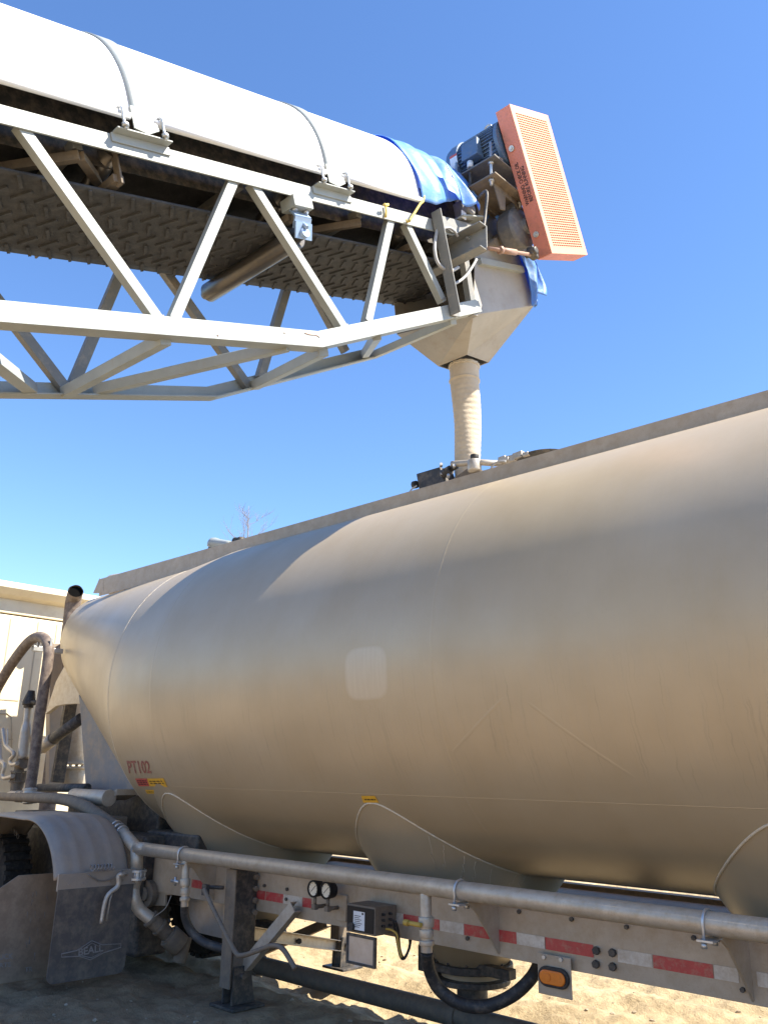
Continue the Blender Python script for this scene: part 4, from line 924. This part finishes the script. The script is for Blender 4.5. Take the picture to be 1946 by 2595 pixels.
# return rollers with their hangers
def ret(A, B):
    d = (B - A).normalized(); b = cyl(bm(), A, B, .064, seg=32); cyl(b, A - d * .05, A, .03); cyl(b, B, B + d * .05, .03); obj('return_roller', b, 'roller', cv, .006)
A0, B0 = at(c2(640, 765), x=-3.40), at(c2(52, 1090), x=-4.33)
s_r, n_r = sn((A0 + B0) / 2); n_r = NB - .078
for s_ in (s_r, s_r - 2.6):
    A, B = CV(-3.40, s_, n_r), CV(-4.30, s_, n_r); ret(A, B)
    for x, sg in ((-3.40, 1), (-4.30, -1)):
        if sg < 0: continue
        b = bm(); xx = x + .045 * sg
        box(b, CV(XN - .05 if sg > 0 else XF + .05, s_, NT - .115), (.12, .15, .07), Matrix((V(1, 0, 0), U, Nn)).transposed())
        rb = obj('roller_bracket', b, 'paint', cv, .003)
        b = bm(); pts = [(0, NT - .15), (.035, NT - .20), (.0, NT - .26), (.03, n_r + .06), (.0, n_r - .03)]
        for (o1, n1), (o2, n2) in zip(pts, pts[1:]): bar(b, CV(xx + o1 * sg, s_, n1), CV(xx + o2 * sg, s_, n2), .012, .13, U)
        cyl(b, CV(xx - .03, s_, n_r), CV(xx + .035, s_, n_r), .03); cyl(b, CV(xx + .02, s_, n_r + .06), CV(xx + .05, s_, n_r + .02), .012)
        obj('roller_hanger', b, mat('hanger_blue', (.30, .40, .55), .4, .3, DUST, .1) if 'hanger_blue' not in bpy.data.materials else bpy.data.materials['hanger_blue'], rb)
        for k in (-.045, .045): obj('hanger_bolt', bolt(bm(), CV(XN - .05 + .02 if sg > 0 else XF + .05, s_ + k, NT - .15), -Nn, .018, .014), 'galv', rb)
# carrying idlers
for s_ in np.arange(S0 + .9, SH - .5, 1.15):
    b = bm(); cyl(b, CV(XM - .15, s_, NT - .10), CV(XM + .15, s_, NT - .10), .05)
    for k in (1, -1): cyl(b, CV(XM + .17 * k, s_, NT - .10), CV(XM + .43 * k, s_, NT - .005), .05)
    obj('carrying_idler', b, 'roller', cv)
    b = bm(); bar(b, CV(XF + .1, s_, NT - .165), CV(XN - .1, s_, NT - .165), .06, .04, Nn)
    for k in (.45, -.45): bar(b, CV(XM + k, s_, NT - .20), CV(XM + k, s_, NT - .0), .05, .012, U)
    obj('idler_frame', b, 'dirty', cv, .003)
# hood
NC = 3.825; RX = .585; LEG = .09
def arch(t, off=0.):
    "t from 0 (near edge) to 1 (far edge)"
    tot = 2 * LEG + math.pi * RX; d = t * tot; r = RX + off
    if d < LEG: return (XM + r, NC + d)
    if d > tot - LEG: return (XM - r, NC + tot - d)
    a = (d - LEG) / RX; return (XM + r * math.cos(a), NC + LEG + r * math.sin(a))
SC = sn(at((1065, 500), x=-3.27))[0]
def sheet(name, s0, s1, ns, off, m, parent, th, wob=None, t0=0., t1=1., nt=48):
    b = bm(); rows = []
    for i in range(ns + 1):
        s_ = s0 + (s1 - s0) * i / ns; row = []
        for j in range(nt + 1):
            t = t0 + (t1 - t0) * j / nt; x, n_ = arch(t, off); p = CV(x, s_, n_)
            if wob: p = wob(p, s_, t)
            row.append(b.verts.new(p))
        rows.append(row)
    for r0, r1 in zip(rows, rows[1:]):
        for j in range(nt): b.faces.new((r0[j], r0[j + 1], r1[j + 1], r1[j])).smooth = True
    o = obj(name, b, m, parent); md = o.modifiers.new('thickness', 'SOLIDIFY'); md.thickness = th; md.offset = 0; return o
hood = sheet('belt_hood', S0 + .2, SC, 20, 0, 'white', cv, .006)
sb = [sn(at(c1(788, 720), x=-3.27))[0], sn(at(c2(878, 430), x=-3.27))[0]]; sb = [sb[0] - (sb[1] - sb[0]) * 1.0] + sb
edges = [S0 + .2] + sum([[s_ - .055, s_ + .075] for s_ in sb], []) + [SC]
for x in (XM + RX, XM - RX):
    for a, c in zip(edges[::2], edges[1::2]): obj('hood_rim', cyl(bm(), CV(x, a, NC - .012), CV(x, c, NC - .012), .019, seg=14), 'white', hood)
for s_ in sb:
    bd = sheet('hood_band', s_ - .045, s_ + .055, 3, .009, 'band', cv, .006)
    for sg in (1, -1):
        x = XM + sg * RX; xc = XN if sg > 0 else XF
        b = bm(); f = lambda ds, dx, n_: CV(x + sg * dx, s_ + ds, n_)
        prism(b, [f(-.05, .016, NC + .04), f(.075, .016, NC + .04), f(.10, .016, NT + .05), f(.03, .016, NT + .015), f(-.05, .016, NT + .03)], V(-.008 * sg, 0, 0))
        bar(b, CV(xc + sg * .022, s_ - .15, NT + .006), CV(xc + sg * .022, s_ + .16, NT + .006), (.075), .008, Nn)
        bar(b, CV(xc + sg * .006, s_ - .16, NT - .02), CV(xc + sg * .006, s_ + .17, NT - .02), .008, .045, Nn)
        obj('band_bracket', b, 'paint', bd, .002)
        for ds in (-.11, .115):
            b = bm(); tube(b, [f(ds, -.02, NC + .012), f(ds, .01, NC + .018), f(ds, .03, NC - .005), f(ds, .026, NC - .04), f(ds, .03, NT + .0)], .008, 8, sm=5); cyl(b, f(ds, .03, NT + .012), f(ds, .03, NT + .03), .018, seg=8); obj('hook_bolt', b, 'galv', bd)
b = bm(); bar(b, CV(XN - .17, S0 + .5, NT + .13), CV(XN - .17, SE + .22, NT + .13), .006, .42, Nn); obj('dark_hood_board', b, 'blacksteel', cv)  # added black boards, near and far, keep the gap under the hood dark
b = bm(); bar(b, CV(XF + .10, S0 + .5, NT + .22), CV(XF + .10, SE + .25, NT + .22), .006, .50, Nn); obj('dark_hood_board', b, 'blacksteel', cv)
# head frame: end posts, bearing, motor shelf
def post(p, q, x, m, L=.07, flip=-1):
    A, B = at(p, x=x), at(q, x=x); return obj('head_post', angle(bm(), A, B, L, .009, V(1, 0, 0), flip), m, cv, .002)
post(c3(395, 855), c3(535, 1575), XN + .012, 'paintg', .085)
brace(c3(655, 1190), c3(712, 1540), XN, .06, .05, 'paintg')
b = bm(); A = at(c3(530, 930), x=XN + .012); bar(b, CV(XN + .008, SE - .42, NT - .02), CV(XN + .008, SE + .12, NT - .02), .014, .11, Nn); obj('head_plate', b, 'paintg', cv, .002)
b = bm(); A = at(c3(560, 900), x=XN - .02); B = at(c3(720, 910), x=XN - .02); bar(b, A, B, .16, .012, Nn); obj('bearing_plate', b, 'paint', cv, .002)
b = bm(); A = at(c3(620, 850), x=XN - .01); box(b, A, (.09, .12, .14), Matrix((V(1, 0, 0), U, Nn)).transposed()); cyl(b, A, A + V(.08, 0, 0), .05); obj('take_up_bearing', b, 'paintg', cv, .01)
b = bm(); A = at(c3(622, 868), x=XN + .04); box(b, A, (.006, .05, .06)); obj('bearing_tag', b, 'label', cv)
A, B = V(-3.56, 4.16, 5.11), V(-3.06, 4.16, 5.11)
obj('motor_beam', channel(bm(), A, B, .205, .075, .01, V(0, 0, 1), 1), 'paintg', cv, .003)
for p in (c3(657, 1035), c3(672, 1118)): b = bm(); q = at(p, y=4.155); cyl(b, q, q + V(0, -.012, 0), .02, seg=10); cyl(b, q + V(0, -.012, 0), q + V(0, -.024, 0), .012, seg=6); obj('beam_bolt', b, 'paintg', cv)
def wirex(pxs, x, r, m, name): return obj(name, tube(bm(), [at(p, x=x + (k[2] if len(k) > 2 else 0)) for p, k in ((c3(k[0], k[1]), k) for k in pxs)], r, 8, sm=6), m, cv)
wirex([(445, 945), (425, 1030), (420, 1120), (445, 1210), (520, 1262), (585, 1235)], XN + .03, .012, 'conduit', 'conduit')
wirex([(470, 965), (520, 958), (560, 985), (582, 1020)], XN + .03, .010, 'conduit', 'conduit')
wirex([(520, 1352), (580, 1340), (650, 1280), (712, 1180)], XN + .03, .010, 'conduit', 'conduit')
# chute
def chute():
    xa, xb = -4.20, -3.345
    k = [(4.36, 4.70), (5.165, 5.135)]; up = [(4.40, 5.30), (4.98, 5.52)]
    ot = [(4.70, 4.625), (4.98, 4.665)]; ox = (-3.965, -3.675)
    b = bm(); v = b.verts.new
    K_ = [v((x, y + (.10 if x == xa and y < 5 else 0), z + (.20 if x == xa else 0))) for x in (xa, xb) for y, z in k]; T_ = [v((x, y, z)) for x in (xa, xb) for y, z in up]; O_ = [v((x, y, z)) for x in ox for y, z in ot]
    for A, B in ((T_, K_), (K_, O_)):
        for i, j in ((0, 1), (1, 3), (3, 2), (2, 0)):
            if A is T_ and (i, j) == (2, 0): continue          # the belt runs in on this side
            b.faces.new((A[i], A[j], B[j], B[i]))
    o = obj('head_chute', b, 'chute', cv); md = o.modifiers.new('thickness', 'SOLIDIFY'); md.thickness = .008; md.offset = -1; md2 = o.modifiers.new('bevel', 'BEVEL'); md2.width = .05; md2.segments = 5; md2.limit_method = 'ANGLE'; md2.angle_limit = R(25)
    b = bm(); bar(b, V(xb + .012, 4.42, 5.17), V(xb + .012, 4.99, 5.37), .05, .05, Nn); obj('chute_flange', b, 'paint', cv, .002)
    # hood box above the chute under the tarp
    b = bm(); prism(b, [V(xa + .03, 4.5, 5.3), V(xa + .03, 5.02, 5.52), V(xa + .03, 4.95, 5.86), V(xa + .03, 4.62, 5.95), V(xa + .03, 4.36, 5.85)], V(xb - xa - .06, 0, 0)); obj('head_box', b, 'paintg', cv, .02)
    b = lathe(bm(), V(-3.82, 4.84, 4.52), [(.108, 0), (.108, .13)], seg=36, cap=False); 
    o = obj('outlet_collar', b, 'chute', cv); md = o.modifiers.new('thickness', 'SOLIDIFY'); md.thickness = .006
chute()
# drive: motor, reducer, guard
GX = -2.92
gq = [at(c3(*p), x=GX) for p in ((945, 112), (1203, 150), (1480, 1132), (1245, 1155))]
gc = sum(gq, V(0, 0, 0)) / 4
eY = (gq[1] - gq[0]).normalized(); gL = ((gq[3] - gq[0]).length + (gq[2] - gq[1]).length) / 2; gW = ((gq[1] - gq[0]).length + (gq[2] - gq[3]).length) / 2
eL = ((gq[0] + gq[1]) - (gq[3] + gq[2])).normalized(); eY = (eY - eL * eY.dot(eL)).normalized(); GD = .125
EX = V(1, 0, 0)
def G(a, l, d=0.): return gc + eY * (a * gW) + eL * (l * gL) + EX * d
rotG = Matrix((EX, eY, eL)).transposed()
dv = bm(); t = .012
for a in (-.5, .5): box(dv, G(a, 0, -GD / 2) - eY * (t / 2 * (1 if a > 0 else -1)), (GD, t, gL), rotG)
for l in (-.5, .5): box(dv, G(0, l, -GD / 2) - eL * (t / 2 * (1 if l > 0 else -1)), (GD, gW - 2 * t - .001, t), rotG)
box(dv, G(0, 0, -GD + .004), (.006, gW - 2 * t - .002, gL - 2 * t - .002), rotG)
gd = obj('belt_guard', dv, 'orange', cv, .003)
b = bm(); m0 = .055
for a in (-1, 1): box(b, G(0, 0, .002) + eY * a * (gW / 2 - m0 / 2), (.004, m0, gL), rotG)
for l in (-1, 1): box(b, G(0, 0, .002) + eL * l * (gL / 2 - m0 / 2), (.004, gW - 2 * m0 - .001, m0), rotG)
obj('guard_face', b, 'mesh', gd)
b = bm(); iw, il = gW - 2 * m0, gL - 2 * m0; nc, nr = 15, 54
for i in range(nc + 1): box(b, G(0, 0, .0) + eY * (-iw / 2 + iw * i / nc), (.003, iw / nc * .34, il), rotG)
for i in range(nr + 1): box(b, G(0, 0, .0032) + eL * (-il / 2 + il * i / nr), (.003, iw, il / nr * .46), rotG)
obj('guard_mesh', b, 'mesh', gd)
for s, a0 in (('WARNING: CHECK OIL', .40), ('BEFORE RUNNING', .68)):
    pass
oL = lambda fr, l: gc - eY * (gW / 2 + .002) + eL * (l * gL) + EX * (-GD + GD * fr)
obj('guard_lettering', text_on('WARNING: CHECK OIL', oL(.50, -.145), eL, -EX, gL * .285, .030), 'ink', gd)
obj('guard_lettering', text_on('BEFORE RUNNING', oL(.80, -.135), eL, -EX, gL * .235, .030), 'ink', gd)
for l in (.235, -.345): b = bm(); q = oL(.4, l); cyl(b, q, q - eY * .012, .022, seg=12); cyl(b, q - eY * .012, q - eY * .022, .012, seg=6); obj('guard_bolt', b, 'galv', gd)
# motor
my = 4.50; mA = at(c3(905, 335), y=my); mA = V(GX - GD - .02, my, 0); mc = at(c3(760, 425), y=my); mB = at(c3(590, 490), y=my)
mz = mc.z - .085; mr = .20; x1_, x0_ = GX - GD - .015, mB.x
c0 = V(x0_, my, mz)
Lm = x1_ - x0_
mb = lathe(bm(), c0, [(.0, -.03), (mr * .45, -.03), (mr * .95, .02), (mr * 1.02, .06), (mr * 1.02, Lm * .27), (mr * .86, Lm * .275), (mr * .86, Lm * .93), (mr * .98, Lm * .94), (mr * .98, Lm), (0, Lm)], EX, 40)
for k in range(44):
    a = k * 2 * math.pi / 44
    d = V(0, math.cos(a), math.sin(a)); box(mb, c0 + EX * (Lm * .605) + d * mr * .915, (Lm * .64, .006, mr * .13), Matrix((EX, EX.cross(d), d)).transposed())
mo = obj('drive_motor', mb, 'motor', cv, smooth=35)
b = lathe(bm(), c0, [(mr * 1.015, Lm * .235), (mr * 1.035, Lm * .24), (mr * 1.035, Lm * .262), (mr * 1.015, Lm * .268)], EX, 40); obj('fan_cover_rim', b, 'motor', mo, smooth=30)
b = bm(); tc_ = c0 + EX * Lm * .56 + V(0, -mr * .97, -.06); box(b, tc_, (Lm * .30, .09, .15)); prism(b, [tc_ + V(-Lm * .15, -.045, .075), tc_ + V(Lm * .15, -.045, .075), tc_ + V(Lm * .11, -.045, .095), tc_ + V(-Lm * .11, -.045, .095)], V(0, .09, 0)); obj('terminal_box', b, 'motor', mo, .008)
b = bm(); a = R(205); d = V(0, math.cos(R(190)), math.sin(R(190)))
def npl(a0, a1, xa, xb, off, name, m):
    b = bm(); g = []
    for i in range(7):
        a = R(a0 + (a1 - a0) * i / 6); d = V(0, math.cos(a), math.sin(a)); g.append([b.verts.new(c0 + EX * xx + d * (mr * 1.02 + off)) for xx in (xa, xb)])
    for p, q in zip(g, g[1:]): b.faces.new((p[0], p[1], q[1], q[0]))
    obj(name, b, m, mo)
npl(184, 210, .07, .14, .003, 'nameplate', 'label'); npl(178, 184, .07, .14, .003, 'nameplate', 'stickred')
b = bm(); e = c0 + EX * Lm * .62 + V(0, -.03, mr * 1.0); pts = [e + EX * (.032 * math.cos(t)) + V(0, 0, .045 + .032 * math.sin(t)) for t in np.linspace(0, 2 * math.pi, 20)]; tube(b, pts, .008, 8); cyl(b, e - V(0, 0, .03), e + V(0, 0, .015), .012); obj('lifting_eye', b, 'galv', mo)
b = bm(); q = tc_ + V(-.01, -.02, -.10); cyl(b, q, q - V(0, 0, .055), .024, seg=10); obj('cable_gland', b, 'label', mo)
pts = [q - V(0, 0, .05), q + V(.005, -.01, -.2), q + V(.01, -.03, -.42), at(c3(778, 700), y=4.22), at(c3(775, 850), y=4.2), at(c3(762, 960), y=4.15)]
obj('motor_cable', tube(bm(), pts, .0115, 10, sm=6), 'blacksteel', mo)
# motor plates on threaded rods
def shelf(zoff, ext, name, m):
    b = bm(); box(b, V((x0_ + x1_) / 2 + .07, my - .02, mz - zoff), (Lm * .78, .44, .014)); return obj(name, b, m, cv, .003)
shelf(mr + .045, 0, 'motor_plate', 'gear'); shelf(mr + .20, 0, 'reducer_plate', 'dirty')
b = bm()
for xx in (x0_ + Lm * .26, x1_ - .05):
    for yy in (my - .2, my + .16): cyl(b, V(xx, yy, mz - mr - .26), V(xx, yy, mz - mr + .12), .011, seg=10); cyl(b, V(xx, yy, mz - mr - .075), V(xx, yy, mz - mr - .052), .022, seg=6); cyl(b, V(xx, yy, mz - mr - .23), V(xx, yy, mz - mr - .207), .022, seg=6)
    for yy in (my - .12, my + .1): box(b, V(xx, yy, mz - mr - .015), (.07, .05, .06))
obj('motor_stud', b, 'galv', cv)
rc_ = at(c3(975, 925), y=4.62); rx = GX - GD - .03
b = lathe(bm(), V(rx - .22, 4.70, rc_.z - .01), [(0, 0), (.08, 0), (.10, .02), (.15, .04), (.165, .06), (.165, .16), (.15, .18), (.10, .20), (.06, .21), (.06, .24), (0, .24)], EX, 36)
box(b, V(rx - .11, 4.70, rc_.z + .12), (.12, .18, .13))
for k in range(8):
    a = k * .785; bolt(b, V(rx - .16, 4.70 + .145 * math.cos(a), rc_.z - .01 + .145 * math.sin(a)), -EX, .014, .02)
obj('gear_reducer', b, 'gear', cv, .006)
b = bm(); zt_, zb_ = mz - mr - .205, rc_.z + .05
for xx in (rx - .24, rx - .05):
    prism(b, [V(xx, my - .17, zt_), V(xx, my + .18, zt_), V(xx, my + .30, zb_), V(xx, my + .22, zb_), V(xx, my + .12, zb_ + .10), V(xx, my - .02, zb_ + .10), V(xx, my - .03, zb_ - .03), V(xx, my - .08, zb_ - .05)], V(.012, 0, 0))
obj('motor_bracket', b, 'dirty', cv, .002)
b = bm(); cyl(b, V(rx - .2, 4.70, rc_.z - .01), V(-3.60, 4.70, rc_.z - .01), .045); obj('drive_shaft', b, 'dirty', cv)
b = bm(); A = at(c3(795, 1102), x=-3.05); B = at(c3(1095, 1147), x=-3.02); d = (B - A).normalized()
cyl(b, A, B, .014); cyl(b, A.lerp(B, .25), A.lerp(B, .62), .022); cyl(b, A.lerp(B, .24), A.lerp(B, .3), .03, seg=6); obj('torque_arm', b, 'rust', cv)
b = bm(); box(b, B + d * .02 + V(0, 0, .015), (.06, .09, .075)); cyl(b, B + V(-.05, 0, .02), B + V(.05, 0, .02), .03); obj('torque_clevis', b, 'blacksteel', cv, .01)

# ================================================================== tarp
tp = thing('blue_tarp', 'faded blue plastic tarp tied over the conveyor head behind the motor', 'tarp', (XM, 4.3, 5.0))
ST0, ST1 = SC - .01, sn(V(0, 4.75, 5.55))[0]
def wob(p, s_, t):
    k = (s_ - ST0) / (ST1 - ST0); x_, n_ = arch(t + (1 - t) * .17 * max(0, k - .12), .016); p = CV(x_, s_, n_); c = V(XM, p.y, CV(XM, s_, NC)[2]); d = (p - c)
    r = 1 + .012 * math.sin(9 * t * 3.1 + 5 * k) + .02 * k * math.sin(17 * t + 21 * k) + .014 * math.sin(38 * k + 6 * t) * min(1, k * 4)
    g = .055 * math.exp(-((k - .36 - .10 * math.sin(t * 3.14)) / .035) ** 2)
    q = c + d * (r - g - .10 * k * k) - V(0, 0, .06 * k * k)
    if t < .09 or t > .91: q += U * (.02 * math.sin(k * 14))
    return q
o = sheet('tarp_sheet', ST0, ST1, 56, .016, 'tarp', tp, .003, wob, -.012, .94, 64)
def cloth(name, f, nu, nv, m='tarp'):
    b = bm(); g = [[b.verts.new(f(i / nu, j / nv)) for j in range(nv + 1)] for i in range(nu + 1)]
    for r0, r1 in zip(g, g[1:]):
        for j in range(nv): b.faces.new((r0[j], r0[j + 1], r1[j + 1], r1[j])).smooth = True
    o = obj(name, b, m, tp); md = o.modifiers.new('thickness', 'SOLIDIFY'); md.thickness = .003; return o
# hanging corner on the near side
fa = [at(c3(*p), x=-3.22) for p in ((490, 500), (560, 570), (720, 835), (585, 790))]
def fl(u, v_):
    p = (1 - u) * ((1 - v_) * fa[0] + v_ * fa[1]) + u * ((1 - v_) * fa[3] + v_ * fa[2]); return p + V(.03 * math.sin(7 * v_ + 3 * u) * u + .03 * u, 0, .012 * math.sin(11 * v_) * u)
cloth('tarp_flap', fl, 16, 14)
# rear curtain over the chute's far end
def cur(u, v_):
    # u across from near to far, v down
    x = -3.27 - .02 * math.sin(5 * v_) - u * 1.05; yb = np.interp(v_, [0, .25, .5, .75, 1], [4.62, 5.02, 5.10, 5.17, 5.18]); zb_ = np.interp(v_, [0, .25, .5, .75, 1], [5.98, 5.70, 5.46, 5.30, 5.20])
    return V(x, yb + .035 * math.sin(u * 23 + 3 * v_) * v_ + .02 * math.sin(41 * u + 2), zb_ + .03 * math.sin(u * 13) * (v_ > .9))
cloth('tarp_curtain', cur, 60, 26)
ed = [at(c3(*p), x=-3.29) for p in ((840, 880), (905, 1000), (985, 1115), (1060, 1260), (1100, 1420), (1108, 1500))]; ed2 = [at(c3(*p), x=-3.31) for p in ((920, 870), (985, 1000), (1090, 1120), (1150, 1230), (1145, 1360), (1133, 1510))]
def side(u, v_):
    i = min(int(v_ * 5), 4); f = v_ * 5 - i; a = ed[i].lerp(ed[i + 1], f); c = ed2[i].lerp(ed2[i + 1], f); return a.lerp(c, u) + V(.018 * math.sin(u * 9 + 4 * v_), 0, .006 * math.sin(u * 20))
cloth('tarp_side', side, 14, 30)
def back(u, v_):
    a = [at(c3(*p), x=-3.40) for p in ((700, 740), (880, 740), (905, 900), (700, 960))]
    p = (1 - u) * ((1 - v_) * a[0] + v_ * a[1]) + u * ((1 - v_) * a[3] + v_ * a[2]); return p + V(.025 * math.sin(9 * v_ + 6 * u), 0, 0)
cloth('tarp_side', back, 16, 16)
b = tube(bm(), [at(c3(*p), x=-3.25) for p in ((345, 735), (335, 775), (318, 790), (280, 850), (240, 912))], .009, 8, sm=4)
tube(b, [at(c3(*p), x=-3.285) for p in ((240, 912), (225, 918), (222, 900))], .007, 8); obj('tie_cord', b, 'rope', tp)
b = bm()
for k in (0, .012): tube(b, [at(c3(75 + k * 100, 800), x=-3.285), at(c3(80, 840), x=-3.285), at(c3(72 + k * 400, 882), x=-3.285)], .007, 8)
tube(b, [at(c3(62, 790), x=-3.26), at(c3(70, 800), x=-3.26), at(c3(92, 796), x=-3.26)], .010, 8); obj('tie_cord', b, 'rope', tp)

# ================================================================== loading spout
sp = thing('loading_spout', 'beige canvas loading sleeve hanging from the chute into the tank hatch', 'loading spout', (-3.83, 4.88, 3.5))
def spout():
    b = bm(); L_ = [(c5(762, 690), 123), (c5(764, 780), 122), (c5(765, 860), 121), (c5(769, 950), 119), (c5(775, 1080), 117), (c5(778, 1250), 113), (c5(778, 1400), 111), (c5(777, 1560), 110), (c5(776, 1700), 110)]
    pts, rs = [], []
    n = 220; N = 44; zs = np.linspace(4.635, 3.40, n)
    ctr = [at(p, y=4.86) for p, _ in L_]; wd = [(at((p[0] + r * .3014, p[1]), y=4.86) - at((p[0] - r * .3014, p[1]), y=4.86)).length / 2 * .985 for p, r in L_]
    cz = [c.z for c in ctr][::-1]; cxx = [c.x for c in ctr][::-1]; wr = wd[::-1]
    rings = []
    for i, z in enumerate(zs):
        x = np.interp(z, cz, cxx); r = float(np.interp(z, cz, wr)) * .77
        yy = 4.84 + .04 * (4.65 - z) / 1.2
        ring = []
        for k in range(N):
            a = 2 * math.pi * k / N; rip = .0014 * math.sin(z * 150 + .6 * math.sin(a * 2 + z * 7) + 1.2 * math.sin(z * 11)) * (.4 + .6 * math.sin(a * 1.5 + z * 5) ** 2) + .004 * math.sin(a * 3 + z * 9)
            if z > 4.50: rip *= .2
            q = r + rip + (.008 if 4.49 < z < 4.505 else 0)
            ring.append(b.verts.new((x + q * math.cos(a), yy + q * math.sin(a), z)))
        rings.append(ring)
    for a, c in zip(rings, rings[1:]):
        for k in range(N): b.faces.new((a[k], a[(k + 1) % N], c[(k + 1) % N], c[k])).smooth = True
    o = obj('sleeve', b, 'sock', sp); md = o.modifiers.new('thickness', 'SOLIDIFY'); md.thickness = .004; md.offset = -1
    zc_ = 4.615; x = np.interp(zc_, cz, cxx); r = float(np.interp(zc_, cz, wr)) * .77 + .002
    b = bm(); 
    for d in (0, .012): tube(b, [V(x + (r + .002 * math.sin(k * 2.1)) * math.cos(k * 2 * math.pi / 60), 4.84 + r * math.sin(k * 2 * math.pi / 60), zc_ + d + .004 * math.sin(k * 1.7)) for k in range(61)], .006, 6, cap=False)
    obj('tie_rope', b, 'weld', sp)
spout()

# ================================================================== bare tree far behind
def tree():
    base = at((640, 1700), y=42.); base.z = -.2
    t = thing('bare_tree', 'leafless thin twigged tree far behind the tank top', 'tree', base)
    topz = at((622, 1285), y=42.).z
    x0_, y0_ = base.x, base.y
    b = bm(); tx = at((628, 1380), y=42.).x; tube(b, [V(tx, 42, -.2), V(tx - .1, 42, topz * .4), V(tx + .05, 42, topz * .75), V(at((630, 1290), y=42.).x, 42, topz)], [.18, .12, .07, .012], 8, sm=5)
    obj('trunk', b, 'bark', t)
    b = bm(); rnd = random.Random(3)
    def br(p, d, L_, r, lev):
        pts = [p]; q = p; dd = d
        for k in range(4):
            dd = (dd + V(rnd.uniform(-.3, .3), rnd.uniform(-.3, .3), rnd.uniform(-.05, .25))).normalized(); q = q + dd * L_ / 4; pts.append(q)
            if lev < 3:
                for _ in range(2 if lev < 2 else 1):
                    e = (dd + V(rnd.uniform(-1, 1), rnd.uniform(-1, 1), rnd.uniform(-.2, .7))).normalized(); br(q, e, L_ * .52, r * .55, lev + 1)
        tube(b, pts, [r, r * .4], 4, cap=False)
    for i in range(26):
        f = .42 + .55 * i / 26; z = topz * f; p = V(tx, 42, z); a = i * 2.4
        br(p, V(math.cos(a), math.sin(a), .30 + .5 * (f - .4)), (1 - f) * 9.0 + .9, .022, 1)
    obj('crown', b, 'bark', t)
tree()
